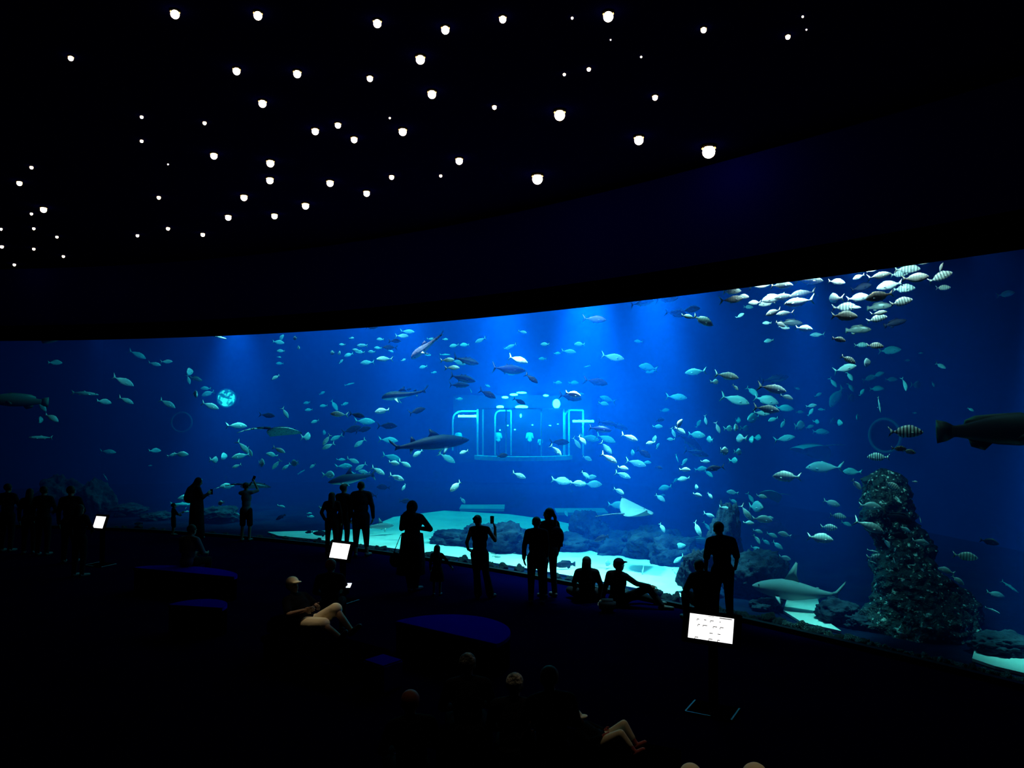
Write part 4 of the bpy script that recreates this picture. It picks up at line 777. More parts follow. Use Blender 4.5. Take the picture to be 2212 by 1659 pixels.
# rays
def ray_mesh(m, flap=0.25, asym=0.0):
    bm = bmesh.new(); NU, NV = 24, 20; top, bot = [], []
    for i in range(NU + 1):
        u = -1 + 2 * i / NU; au = abs(u)
        xf = 0.5 - 0.62 * au ** 1.35; xb = -0.34 + 0.30 * au ** 2.2
        if xf < xb: xf = xb = (xf + xb) / 2
        tr_, br_ = [], []
        for j in range(NV + 1):
            v = j / NV; x = xf + (xb - xf) * v
            th = 0.075 * (1 - au) ** 0.7 * math.sin(math.pi * min(max(v, 0.0), 1.0)) ** 0.7 + 0.002
            if au < 0.22: th += 0.04 * (1 - au / 0.22) * math.sin(math.pi * v) 
            z = flap * (abs(u) ** 1.8) * (1 + asym * u)
            tr_.append(bm.verts.new((x, u * 0.62, z + th))); br_.append(bm.verts.new((x, u * 0.62, z - th * 0.35)))
        top.append(tr_); bot.append(br_)
    for i in range(NU):
        for j in range(NV):
            bm.faces.new((top[i][j], top[i][j + 1], top[i + 1][j + 1], top[i + 1][j])); bm.faces.new((bot[i][j], bot[i + 1][j], bot[i + 1][j + 1], bot[i][j + 1]))
        bm.faces.new((top[i][0], top[i + 1][0], bot[i + 1][0], bot[i][0])); bm.faces.new((top[i][NV], bot[i][NV], bot[i + 1][NV], top[i + 1][NV]))
    bm.faces.new(top[0] + bot[0][::-1]); bm.faces.new((top[NU] + bot[NU][::-1])[::-1])
    bmesh.ops.recalc_face_normals(bm, faces=bm.faces)
    me = bpy.data.meshes.new('ray'); bm.to_mesh(me); bm.free(); me.materials.append(m)
    for p in me.polygons: p.use_smooth = True
    return me
def add_ray(name, px, py, lpx, a, yaw, off, m, label, flap=0.2, asym=0, roll=0.0, tail=0.75, tz=0.0, depth=None, thick=0.02):
    dp = depth or glass_y(px) + 0.35 + off; p = at(px, py, dp); L = lpx / F * dp
    o = bpy.data.objects.new(name, ray_mesh(m, flap, asym)); COL.objects.link(o)
    o.matrix_world = Matrix.Translation(p) @ orient(p, math.radians(a), yaw, roll).to_4x4() @ Matrix.Diagonal((L, L, L, 1))
    bm = bmesh.new(); pts = [Vector((-.30 - tail * t, 0.03 * math.sin(t * 4), 0.03 + tz * t * t)) for t in (0, .2, .4, .6, .8, 1)]
    for i, (q, r) in enumerate(zip(pts, pts[1:])): add_cyl(bm, q, r, thick * (1 - i * .17), thick * (1 - (i + 1) * .17), seg=8)
    link('tail', bm, m, o, True)
    for s in (1, -1):
        b2 = bmesh.new(); add_ball(b2, (.28, s * .07, .075), .016, u=8, v=6); link('eye', b2, m_black, o)
    placed.append((p, L)); return tag(o, label, 'ray')
add_ray('stingray', 610, 931, 88, -8, 0.35, 1.6, SM['ray'], 'dark spotted stingray gliding with trailing tail above the boy with raised arms', flap=-0.05, roll=-0.2, tail=0.8, tz=-0.22, thick=0.035)
add_ray('stingray', 548, 1050, 76, -6, 0.3, 1.3, SM['ray'], 'dark flat stingray just above the hands of the boy with raised arms', flap=-0.03, roll=-0.18, tail=0.8, tz=-0.2, thick=0.03)
add_ray('pale_ray', 1372, 1110, 88, 6, 0.5, 2.0, SM['paleray'], 'pale ray with one wing raised behind the two people sitting', flap=0.3, asym=-0.3, roll=0.30, tail=0.8)
add_ray('eagle_ray', 1755, 968, 100, 185, 0.4, 9.5, SM['paleray'], 'broad faint ray behind the school of cyan fish', flap=-0.2, roll=0.3, tail=0.4)
add_ray('eagle_ray', 118, 736, 60, 200, 0.8, 1.3, SM['paleray'], 'pale ray half hidden by the black fascia at the far end of the window', flap=0.25, roll=-0.2, tail=0.3)
add_ray('eagle_ray', 1668, 1068, 56, 178, 0.3, 6.0, SM['paleray'], 'small dim ray over the reef near the leaning man', flap=-0.1, roll=0.5, tail=0.4)
# ---------------------------------------------------------------- people
def limb(bm, pts, rr, n=12):
    for (p, q), (a, b) in zip(zip(pts, pts[1:]), zip(rr, rr[1:])):
        if (Vector(q) - Vector(p)).length > 1e-4: add_cyl(bm, p, q, a, b, seg=n)
    for p, r in zip(pts, rr): add_ball(bm, p, r, u=n, v=8)
TMP = bpy.data.scenes.new('tmp')
def remesh(bm, voxel, smooth=4):
    me = bpy.data.meshes.new('tmp'); bm.to_mesh(me); bm.free()
    o = bpy.data.objects.new('tmp', me); TMP.collection.objects.link(o)
    md = o.modifiers.new('r', 'REMESH'); md.mode = 'VOXEL'; md.voxel_size = voxel
    ms = o.modifiers.new('s', 'SMOOTH'); ms.iterations = smooth; ms.factor = 0.5
    TMP.view_layers[0].update(); dg = TMP.view_layers[0].depsgraph
    out = bpy.data.meshes.new_from_object(o.evaluated_get(dg), depsgraph=dg)
    bpy.data.objects.remove(o); bpy.data.meshes.remove(me)
    for p in out.polygons: p.use_smooth = True
    return out
def frame_xz(x, z):
    z = Vector(z).normalized(); x = Vector(x); x = (x - z * x.dot(z)).normalized(); y = z.cross(x)
    return Matrix((x, y, z)).transposed()
def frame_yz(y, z):
    y = Vector(y).normalized(); z = Vector(z); z = (z - y * z.dot(y)).normalized(); x = y.cross(z)
    return Matrix((x, y, z)).transposed()
BASE = dict(hip=(0, 0, .93), chest=(0, .01, 1.26), neck=(0, .0, 1.45), head=(0, .015, 1.585), shL=(-.175, 0, 1.40), shR=(.175, 0, 1.40), elL=(-.235, -.02, 1.13), elR=(.235, -.02, 1.13), wrL=(-.25, .06, .88), wrR=(.25, .06, .88),
            hdL=(-.25, .09, .79), hdR=(.25, .09, .79), hiL=(-.09, 0, .90), hiR=(.09, 0, .90), knL=(-.105, .02, .50), knR=(.105, .02, .50), anL=(-.11, -.03, .08), anR=(.11, -.03, .08), toL=(-.13, .14, .03), toR=(.13, .14, .03), face=(0, 1, 0), up=(0, 0, 1))
m_skin = mat('skin', (0.10, 0.055, 0.04), rough=0.6, spec=0.2)
m_hair = mat('dark_hair', (0.004, 0.003, 0.003), rough=0.7, spec=0.1)
m_cloth = mat('dark_clothes', (0.004, 0.004, 0.006), rough=0.95, spec=0.02)
m_cloth2 = mat('navy_clothes', (0.006, 0.007, 0.015), rough=0.95, spec=0.02)
m_grey = mat('grey_shirt', (0.05, 0.06, 0.08), rough=0.95, spec=0.02)
m_cream = mat('cream_clothes', (0.75, 0.62, 0.42), rough=0.9, spec=0.05)
m_shoe = mat('shoe', (0.02, 0.02, 0.025), rough=0.6, spec=0.2)
def hand(bm, wr, hd, s, side, curl=0.35, nrm=None):
    wr, hd = Vector(wr), Vector(hd); d = (hd - wr).normalized()
    n = Vector(nrm) if nrm else Vector((-side, 0.2, 0)); n = (n - d * n.dot(d)).normalized(); t = d.cross(n) * (1 if side > 0 else -1)
    fr = Matrix((t, d, n)).transposed()
    out = []
    limb(bm, [wr, wr + d * .03 * s], [.024 * s, .026 * s], 8)
    add_ball(bm, wr + d * .055 * s, 1, (.042 * s, .052 * s, .017 * s), rot=fr, u=10, v=8)
    for k, (off, ln) in enumerate([(-.03, .062), (-.010, .072), (.011, .067), (.030, .052)]):
        a = wr + d * .095 * s + t * off * s; c = curl * (1 + .12 * k)
        b = a + (d * math.cos(c) + n * math.sin(c)) * ln * .5 * s; e = b + (d * math.cos(2.2 * c) + n * math.sin(2.2 * c)) * ln * .5 * s
        limb(bm, [a - d * .02 * s, a, b, e], [.0095 * s, .009 * s, .008 * s, .007 * s], 7)
    a = wr + d * .035 * s - t * .03 * s; b = a + (d * .7 - t * .7 + n * .25) * .035 * s; e = b + (d * .9 - t * .2 + n * .35) * .03 * s
    limb(bm, [a, b, e], [.012 * s, .010 * s, .008 * s], 7)
def person(loc, h=1.7, yaw=0.0, pose={}, label='', sleeve=1.0, legs='trousers', hair='short', top=None, bottom=None, build=1.0, coat=None, skin=None, shoes=True, extra=None, child=False, group=None, capmat=None, curl=0.35):
    J = {k: Vector(v) for k, v in BASE.items()}; J.update({k: Vector(v) for k, v in pose.items()})
    s = h / 1.7; top = top or m_cloth; bottom = bottom or m_cloth; b = build; skin = skin or m_skin
    hs = 1.07 if not child else 1.35
    up = (J['neck'] - J['hip']).normalized(); sx_ = (J['shR'] - J['shL'])
    TF = frame_xz(sx_, J['neck'] - J['chest']); PF = frame_xz(J['hiR'] - J['hiL'], J['chest'] - J['hip'])
    HF = frame_yz(J['face'], J['up'])
    def S(v): return Vector(v) * s
    def torso(bm, g):
        add_ball(bm, S(J['hip']), s, ((.165 * b + g), (.115 * b + g), .12 + g), rot=PF)
        m = (J['hip'] + J['chest']) / 2; add_ball(bm, S(m), s, (.14 * b + g, .105 * b + g, .15 + g), rot=TF)
        add_ball(bm, S(J['chest']), s, (.165 * b + g, .115 * b + g, .16 + g), rot=TF)
        add_ball(bm, S(J['chest'] + (J['neck'] - J['chest']) * .55), s, (.15 * b + g, .095 * b + g, .09 + g), rot=TF)
        limb(bm, [S(J['shL'] + (J['neck'] - J['shL']) * .1), S(J['neck'] - (J['neck'] - J['chest']) * .12), S(J['shR'] + (J['neck'] - J['shR']) * .1)], [(.055 * b + g) * s, (.062 * b + g) * s, (.055 * b + g) * s])
    def arm(bm, sd, g, frac):
        a, e, w = J['sh' + sd], J['el' + sd], J['wr' + sd]
        if frac > 0.55: q = e + (w - e) * (frac - .5) * 2; limb(bm, [S(a), S(e), S(q)], [(.05 * b + g) * s, (.04 * b + g) * s, (.03 + g) * s])
        elif frac > 0: q = a + (e - a) * frac * 2; limb(bm, [S(a), S(q)], [(.052 * b + g) * s, (.045 * b + g * 1.4) * s])
    def leg(bm, sd, g, frac, flare=0.0):
        a, k, w = J['hi' + sd], J['kn' + sd], J['an' + sd]
        if frac > 0.55: q = k + (w - k) * (frac - .5) * 2; limb(bm, [S(a), S(k), S(q)], [(.092 * b + g) * s, (.06 * b + g) * s, (.04 + g + flare) * s])
        elif frac > 0: q = a + (k - a) * frac * 2; limb(bm, [S(a), S(q)], [(.095 * b + g) * s, (.08 * b + g * 1.5) * s])
    bm = bmesh.new(); torso(bm, 0)
    for sd in 'LR': arm(bm, sd, 0, 1.0); leg(bm, sd, 0, 1.0); limb(bm, [S(J['an' + sd]), S((J['an' + sd] + J['to' + sd]) / 2 + Vector((0, 0, -.015))), S(J['to' + sd])], [.038 * s, .035 * s, .024 * s])
    hc = J['head']; limb(bm, [S(J['neck'] - (J['neck'] - J['chest']) * .1), S(hc + (J['neck'] - hc) * .35)], [.056 * s * b, .052 * s])
    def H(x, y, z): return S(hc) + HF @ Vector((x, y, z)) * s * hs
    add_ball(bm, H(0, -.012, .025), s * hs, (.074, .092, .088), rot=HF); add_ball(bm, H(0, .018, -.035), s * hs, (.058, .07, .075), rot=HF)
    add_ball(bm, H(0, .055, -.088), s * hs, (.025, .022, .02), rot=HF)
    limb(bm, [H(0, .08, .02), H(0, .103, -.022)], [.009 * s * hs, .014 * s * hs], 8)
    for q in (-1, 1): add_ball(bm, H(.076 * q, -.005, -.01), s * hs, (.010, .02, .032), rot=HF); add_ball(bm, H(.03 * q, .078, .022), .014 * s * hs)
    add_ball(bm, H(0, .082, -.055), s * hs, (.024, .010, .008), rot=HF)
    body = remesh(bm, max(.013 * s, .011))
    bm = bmesh.new(); bm.from_mesh(body)
    for sd, q in (('L', -1), ('R', 1)): hand(bm, S(J['wr' + sd]), S(J['hd' + sd]), s * hs ** .5, q, curl, pose.get('n' + sd))
    bm.to_mesh(body); bm.free(); body.materials.append(skin)
    for p in body.polygons: p.use_smooth = True
    root = bpy.data.objects.new('person', body); COL.objects.link(root); root.location = loc; root.rotation_euler = (0, 0, yaw)
    tag(root, label, 'person', group)
    def garment(nm, fn, m, vox=.016):
        g = bmesh.new(); fn(g); return link(nm, remesh(g, vox * max(s, .7)), m, root, True)
    def shirt(g):
        torso(g, .014)
        for sd in 'LR': arm(g, sd, .012, sleeve)
    garment('shirt' if not coat else 'coat_top', shirt, top)
    fr = {'trousers': 1.0, 'shorts': .5, 'capri': .82, 'none': 0, 'wide': .98, 'skirt': 0}[legs]
    def trs(g):
        add_ball(g, S(J['hip']), s, ((.172 * b), (.125 * b), .13), rot=PF)
        for sd in 'LR': leg(g, sd, .014, fr, .03 if legs == 'wide' else 0)
    if fr: garment('trousers' if fr > .6 else 'shorts', trs, bottom)
    if coat:   # list of (z, halfwidth x, half depth, cx, cy) sections hanging from the waist
        g = bmesh.new(); rings = []
        for z, hx, hy, cx, cy in coat: rings.append([g.verts.new(S((cx + hx * math.cos(2 * math.pi * k / 24) * (1 + .05 * math.sin(k * 2.1)), cy + hy * math.sin(2 * math.pi * k / 24) * (1 + .05 * math.cos(k * 2.7)), z))) for k in range(24)])
        for a, c in zip(rings, rings[1:]):
            for k in range(24): g.faces.new((a[k], a[(k + 1) % 24], c[(k + 1) % 24], c[k]))
        g.faces.new(rings[0]); g.faces.new(rings[-1][::-1]); bmesh.ops.recalc_face_normals(g, faces=g.faces)
        link('coat_skirt' if legs != 'skirt' else 'skirt', g, top, root, True)
    if shoes:
        for sd in 'LR':
            g = bmesh.new(); f = (J['to' + sd] - J['an' + sd]); f.z = 0; f.normalize()
            a = J['an' + sd].copy(); a.z -= .03
            limb(g, [S(a - f * .03), S((a + J['to' + sd]) / 2), S(J['to' + sd] + f * .03)], [.046 * s, .044 * s, .036 * s]); link('shoe', remesh(g, .014 * s), m_shoe, root, True)
    def hairf(g):
        add_ball(g, H(0, -.022, .035), s * hs, (.086, .095, .088), rot=HF)
        if hair == 'long': limb(g, [H(0, -.05, .0), H(0, -.07, -.12), H(0, -.085, -.24)], [.085 * s * hs, .09 * s * hs, .06 * s * hs])
        if hair == 'bun': add_ball(g, H(-.03, -.10, .07), .045 * s * hs); add_ball(g, H(-.07, -.07, .05), .03 * s * hs)
        if hair == 'ponytail': limb(g, [H(0, -.09, .03), H(.01, -.13, -.05), H(.03, -.12, -.24), H(.05, -.10, -.36)], [.035 * s, .035 * s, .03 * s, .015 * s])
        if hair == 'quiff': add_ball(g, H(.0, .03, .085), s * hs, (.085, .075, .04), rot=HF)
    if hair in ('short', 'long', 'bun', 'ponytail', 'quiff'): garment('hair', hairf, capmat or m_hair, .013)
    if hair == 'bald': garment('cropped_hair', lambda g: add_ball(g, H(0, -.02, .03), s * hs, (.078, .090, .085), rot=HF), m_hair, .013)
    if hair == 'cap':
        garment('hair', lambda g: add_ball(g, H(0, -.03, .01), s * hs, (.082, .088, .085), rot=HF), m_hair, .013)
        garment('cap', lambda g: (add_ball(g, H(0, -.012, .05), s * hs, (.09, .10, .078), rot=HF), add_ball(g, H(0, .10, .045), s * hs, (.07, .07, .014), rot=HF)), capmat or m_cloth2, .012)
    if hair == 'hood':
        garment('hood', lambda g: (add_ball(g, H(0, -.03, .015), s * hs, (.10, .115, .12), rot=HF), add_ball(g, H(-.03, -.09, -.12), s * hs, (.13, .09, .08), rot=HF)), top, .016)
    if hair == 'veil':
        garment('veil', lambda g: limb(g, [H(0, -.02, .03), H(0, -.04, -.1), H(-.03, -.08, -.26), H(-.04, -.08, -.45)], [.098 * s, .10 * s, .15 * s, .16 * s]), top, .016)
    return root
def phone_at(p, label, up=(0, 0, 1), face=(0, -1, 0), lit=None):
    bm = bmesh.new(); R = frame_yz(face, up); add_box(bm, (0, 0, 0), (.075, .009, .15)); bmesh.ops.bevel(bm, geom=bm.edges[:], offset=.003, segments=2, affect='EDGES')
    o = link('phone', bm, m_black); o.matrix_world = Matrix.Translation(p) @ R.to_4x4(); 
    g = bmesh.new(); add_box(g, (0, -.0052 if not lit else .0052, 0), (.068, .001, .14)); link('phone_screen', g, lit or m_shoe, o)
    return tag(o, label, 'phone')
def spot_at(px, feet): return on_z(px, feet, 0.0)
def wp_(root, q, s=1.0): return Matrix.Translation(root.location) @ Matrix.Rotation(root.rotation_euler.z, 4, 'Z') @ (Vector(q) * s)
# standing visitors, far to near
person(spot_at(374, 1156), .90, -.9, dict(elR=(.22, .16, 1.14), wrR=(.2, .36, 1.2), hdR=(.2, .45, 1.24), elL=(-.22, .12, 1.12), wrL=(-.12, .3, 1.05), hdL=(-.1, .38, 1.05)), 'small child with hands held out, silhouetted behind the seated person in a pale shirt', child=True, sleeve=.5, legs='shorts', hair='short')
r = person(spot_at(424, 1163), 1.70, -.95, dict(elR=(.24, .1, 1.15), wrR=(.12, .26, 1.24), hdR=(.08, .33, 1.3), elL=(-.24, .08, 1.13), wrL=(-.1, .26, 1.18), hdL=(-.04, .32, 1.22), head=(0, .04, 1.58), face=(0, .95, -.3)), 'woman in a long dark robe and veil standing in profile', hair='veil', legs='skirt', coat=[(1.12, .2, .16, 0, 0), (.85, .23, .18, 0, 0), (.4, .22, .2, 0, 0), (.03, .24, .22, 0, 0)], build=1.05)
phone_at(wp_(r, (.02, .39, 1.28)), 'phone held at chest height by the woman in the long robe', up=(0, .2, 1))
r = person(spot_at(531, 1169), 1.60, .0, dict(elR=(.30, .13, 1.47), wrR=(.17, .2, 1.68), hdR=(.14, .24, 1.75), elL=(-.22, .2, 1.36), wrL=(.02, .27, 1.62), hdL=(.06, .28, 1.70), shR=(.175, 0, 1.42), head=(-.02, .02, 1.585)), 'boy in shorts taking a photo with both arms raised above his head', sleeve=.45, legs='shorts', hair='short', top=m_grey, build=.85)
phone_at(wp_(r, (.11, .31, 1.80), .94), 'phone held up overhead by the boy in shorts', up=(.4, 0, 1))
person(spot_at(716, 1199), 1.55, .1, dict(elL=(-.27, -.06, 1.16), wrL=(-.19, .02, .97), hdL=(-.14, .06, .92)), 'long-haired woman, shortest of the three people standing together', hair='long', legs='trousers', build=.95)
person(spot_at(741, 1194), 1.72, -.35, dict(elL=(-.2, .1, 1.14), wrL=(-.12, .2, .98)), 'young man with swept hair, middle of the three people standing together', hair='quiff', legs='capri', build=.92)
person(spot_at(779, 1202), 1.84, 0.1, dict(elR=(.26, -.03, 1.12), wrR=(.275, .03, .88), hdR=(.265, .05, .79), knR=(.12, .02, .5), anR=(.14, .0, .08), toR=(.2, .12, .03)), 'tall broad man with cropped hair, at the end of the three people standing together', hair='bald', legs='capri', build=1.12)
r = person(spot_at(890, 1278), 1.78, -.15, dict(elL=(-.24, .1, 1.17), wrL=(-.1, .28, 1.22), hdL=(-.03, .3, 1.24), elR=(.33, .1, 1.17), wrR=(.1, .28, 1.15), hdR=(.02, .3, 1.15), anL=(-.02, -.05, .08), toL=(.02, .12, .03), anR=(.06, .05, .08), toR=(.12, .2, .03)), 'hooded woman in a long coat with folded arms', hair='hood', legs='trousers', coat=[(1.1, .2, .15, 0, 0), (.9, .22, .17, 0, 0), (.6, .25, .19, -.01, 0), (.33, .27, .2, -.03, 0)], build=1.02)
bm = bmesh.new(); add_ball(bm, (0, 0, 0), 1, (.13, .07, .15)); limb(bm, [Vector((-.05, 0, .12)), Vector((.05, 0, .38)), Vector((.10, 0, .5))], [.012, .012, .012], 8)
bg = link('shoulder_bag', remesh(bm, .012), m_cloth); bg.location = wp_(r, (-.33, -.02, .62)); tag(bg, 'dark bag hanging beside the hooded woman in the long coat', 'bag')
person(spot_at(944, 1286), .95, -.1, dict(elR=(.33, .05, 1.2), wrR=(.46, .1, 1.0), hdR=(.52, .12, .93)), 'small long-haired child holding one arm out beside the hooded woman', child=True, hair='long', legs='skirt', coat=[(1.0, .16, .12, 0, 0), (.75, .22, .17, 0, 0), (.5, .25, .2, 0, 0)])
r = person(spot_at(1036, 1292), 1.58, .0, dict(elR=(.32, .06, 1.17), wrR=(.315, .2, 1.42), hdR=(.28, .22, 1.50), elL=(-.26, -.1, 1.16), wrL=(-.24, .08, .98), hdL=(-.17, .12, .95), anL=(-.03, -.02, .08), toL=(-.05, .14, .03), knL=(-.06, .02, .5), knR=(.13, .02, .5), anR=(.22, 0, .08), toR=(.3, .12, .03), head=(-.045, .02, 1.58), hip=(.0, 0, .93)), 'woman with a hair bun and sleeveless top holding up a phone', sleeve=0, legs='wide', hair='bun', build=1.0)
phone_at(wp_(r, (.25, .24, 1.57), .93), 'black phone held up by the woman with the hair bun', up=(0, 0, 1))
person(spot_at(1159, 1304), 1.60, -.05, dict(elL=(-.24, -.02, 1.13), elR=(.21, .02, 1.14), wrR=(.2, .1, .92)), 'short-haired person in a jacket, shorter of the standing pair', hair='short', legs='trousers', build=1.02)
r = person(spot_at(1186, 1290), 1.70, .5, dict(face=(-.5, .8, 0)), 'taller long-haired woman with a backpack, behind the short-haired person of the standing pair', hair='ponytail', legs='trousers', build=.92)
bm = bmesh.new(); add_ball(bm, (0, 0, 0), 1, (.14, .09, .2)); add_box(bm, (0, -.02, -.05), (.22, .12, .26)); bp_ = link('backpack', remesh(bm, .013), m_cloth2); bp_.location = wp_(r, (.05, -.21, 1.18)); tag(bp_, 'small dark backpack on the back of the taller woman of the standing pair', 'backpack')
# two people sitting on the floor by the glass
SIT = dict(hip=(0, 0, .12), chest=(0, .03, .42), neck=(0, .03, .60), head=(0, .05, .735), shL=(-.18, .02, .55), shR=(.18, .02, .55), hiL=(-.09, .03, .11), hiR=(.09, .03, .11))
person(spot_at(1268, 1299), 1.66, -.1, {**SIT, 'elL': (-.25, .08, .33), 'wrL': (-.22, .22, .16), 'hdL': (-.18, .28, .14), 'elR': (.27, .04, .30), 'wrR': (.24, .16, .1), 'hdR': (.24, .22, .07), 'knL': (-.34, .3, .14), 'knR': (.34, .3, .14), 'anL': (.05, .4, .07), 'anR': (-.05, .46, .07), 'toL': (.18, .42, .05), 'toR': (-.18, .5, .05), 'face': (.15, 1, .05)}, 'long-haired person in a peaked cap sitting cross-legged on the floor', hair='long', legs='trousers', build=1.05)
person(spot_at(1333, 1308), 1.70, -.68, {**SIT, 'head': (.02, .05, .735), 'elL': (-.24, -.02, .3), 'wrL': (-.26, -.1, .08), 'hdL': (-.28, -.16, .03), 'elR': (.36, .1, .43), 'wrR': (.56, .2, .40), 'hdR': (.63, .22, .38), 'shR': (.19, .03, .54), 'knR': (.52, .24, .36), 'anR': (.78, .26, .07), 'toR': (.92, .34, .03), 'knL': (.25, .42, .14), 'anL': (.55, .5, .07), 'toL': (.68, .52, .05), 'face': (.4, .9, 0)}, 'man in a cap sitting on the floor with one knee raised', hair='cap', legs='trousers', build=.98)
bm = bmesh.new(); add_box(bm, (0, 0, .12), (.3, .16, .22)); bmesh.ops.bevel(bm, geom=bm.edges[:], offset=.05, segments=3, affect='EDGES'); o = link('cloth_bag', bm, m_grey, smooth=True); o.location = spot_at(1312, 1322); tag(o, 'soft bag on the floor in front of the man sitting with one knee raised', 'bag')
# leaning man and the seated person he touches
person(spot_at(1562, 1352), 1.74, .0, dict(neck=(0, .10, 1.42), head=(-.02, .16, 1.54), chest=(0, .06, 1.24), shL=(-.19, .08, 1.36), shR=(.19, .08, 1.36), elL=(-.24, .1, 1.07), wrL=(-.24, .14, .82), hdL=(-.26, .2, .78), elR=(.25, .04, 1.1), wrR=(.24, .12, .9), hdR=(.18, .16, .87), face=(0, .95, -.25), knL=(-.12, .02, .5), anL=(-.13, -.02, .08)), 'man in a T-shirt leaning forward with one hand down on the seated person', hair='short', sleeve=.45, legs='trousers', build=1.0)
person(spot_at(1521, 1352), 1.66, .2, dict(hip=(0, 0, .42), chest=(0, .06, .70), neck=(0, .10, .86), head=(0, .18, .955), shL=(-.18, .06, .82), shR=(.18, .06, .82), hiL=(-.09, .03, .42), hiR=(.09, .03, .42), elL=(-.25, .18, .58), wrL=(-.14, .36, .5), hdL=(-.1, .43, .48), elR=(.25, .18, .58), wrR=(.14, .36, .5), hdR=(.1, .43, .48), knL=(-.14, .44, .44), knR=(.14, .44, .44), anL=(-.14, .42, .08), anR=(.14, .42, .08), toL=(-.15, .56, .03), toR=(.15, .56, .03), face=(0, .8, -.5)), 'hunched person sitting low beside the leaning man', hair='short', legs='trousers', build=1.15)
bm = bmesh.new(); add_cyl(bm, (0, 0, 0), (0, 0, .28), .2, .2, seg=24); bmesh.ops.bevel(bm, geom=[e for e in bm.edges], offset=.015, segments=2, affect='EDGES'); o = link('round_stool', bm, m_black); o.location = spot_at(1521, 1352); tag(o, 'low black stool under the hunched person beside the leaning man', 'stool')
# dark figures by the far end
for px, ft, h, yw, lab, hr, grp in [(150, 1216, 1.80, .2, 'broad dark figure standing beside the smallest lit screen', 'short', None), (170, 1246, 1.55, -.2, 'dark figure partly hidden by the frame of the smallest lit screen', 'long', None), (92, 1200, 1.70, .1, 'dark figure standing in front of the black rounded rocks', 'short', None), (62, 1196, 1.62, .3, 'dark long-haired figure between two others at the far end of the window', 'long', None), (14, 1192, 1.72, .0, 'dark figure cut by the edge of the picture at the far end', 'short', None)]:
    person(spot_at(px, ft), h, yw, dict(elR=(.24, .1, 1.14), wrR=(.16, .25, 1.05), hdR=(.1, .3, 1.04)), lab, hair=hr, legs='trousers', top=m_cloth, group=grp)
# ---------------------------------------------------------------- benches
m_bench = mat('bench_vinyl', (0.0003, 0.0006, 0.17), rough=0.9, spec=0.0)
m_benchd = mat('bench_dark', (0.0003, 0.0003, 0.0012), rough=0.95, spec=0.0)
def d_bench(ca, cb, top_z, label, bulge=1.0):
    "half-round drum bench: chord from ca to cb, round side away from the camera"
    a, b = Vector(ca), Vector(cb); c = (a + b) / 2; r = (b - a).length / 2; ang = math.atan2((b - a).y, (b - a).x)
    bm = bmesh.new(); K = 40
    pl = [(r * math.cos(math.pi * k / K), bulge * r * math.sin(math.pi * k / K)) for k in range(K + 1)]
    lo = [bm.verts.new((x, y, 0)) for x, y in pl]; mi = [bm.verts.new((x, y, top_z - .05)) for x, y in pl]
    for i in range(K + 1): j = (i + 1) % (K + 1); bm.faces.new((lo[i], lo[j], mi[j], mi[i]))
    bm.faces.new(lo[::-1]); bm.faces.new(mi)
    root = empty('drum_bench', (c.x, c.y, 0), ang); tag(root, label, 'bench')
    link('base', bm, m_benchd, root)
    b2 = bmesh.new(); pl2 = [(x * 1.015, y * 1.015 - .01) for x, y in pl]
    l2 = [b2.verts.new((x, y, top_z - .05)) for x, y in pl2]; h2 = [b2.verts.new((x, y, top_z)) for x, y in pl2]
    for i in range(K + 1): j = (i + 1) % (K + 1); b2.faces.new((l2[i], l2[j], h2[j], h2[i]))
    b2.faces.new(l2[::-1]); f = b2.faces.new(h2)
    bmesh.ops.bevel(b2, geom=list(f.edges), offset=.012, segments=2, affect='EDGES')
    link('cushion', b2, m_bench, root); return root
def seat_pt(px, py, z=.45): q = on_z(px, py, z); return (q.x, q.y, 0)
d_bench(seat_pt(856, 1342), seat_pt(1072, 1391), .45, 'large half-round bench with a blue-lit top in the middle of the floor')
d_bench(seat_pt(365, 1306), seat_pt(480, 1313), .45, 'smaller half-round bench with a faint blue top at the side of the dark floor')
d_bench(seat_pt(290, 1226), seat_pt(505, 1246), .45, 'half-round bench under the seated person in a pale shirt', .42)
# seated person in pale shirt on the third bench
SEAT = dict(hip=(0, 0, .55), chest=(0, .05, .86), neck=(0, .08, 1.04), head=(0, .12, 1.17), shL=(-.19, .05, .99), shR=(.19, .05, .99), hiL=(-.09, .03, .54), hiR=(.09, .03, .54), elL=(-.26, .14, .74), wrL=(-.16, .34, .66), hdL=(-.12, .42, .64), elR=(.27, .12, .74), wrR=(.2, .34, .68), hdR=(.17, .42, .67), knL=(-.16, .44, .52), knR=(.16, .44, .52), anL=(-.16, .42, .08), anR=(.16, .42, .08), toL=(-.17, .56, .03), toR=(.17, .56, .03), face=(.1, 1, -.15))
q = Vector(seat_pt(398, 1226)); person((q.x, q.y + .16, 0), 1.66, -.3, SEAT, 'seated person in a pale blue-lit shirt with back to the camera', hair='short', sleeve=.5, top=m_grey)
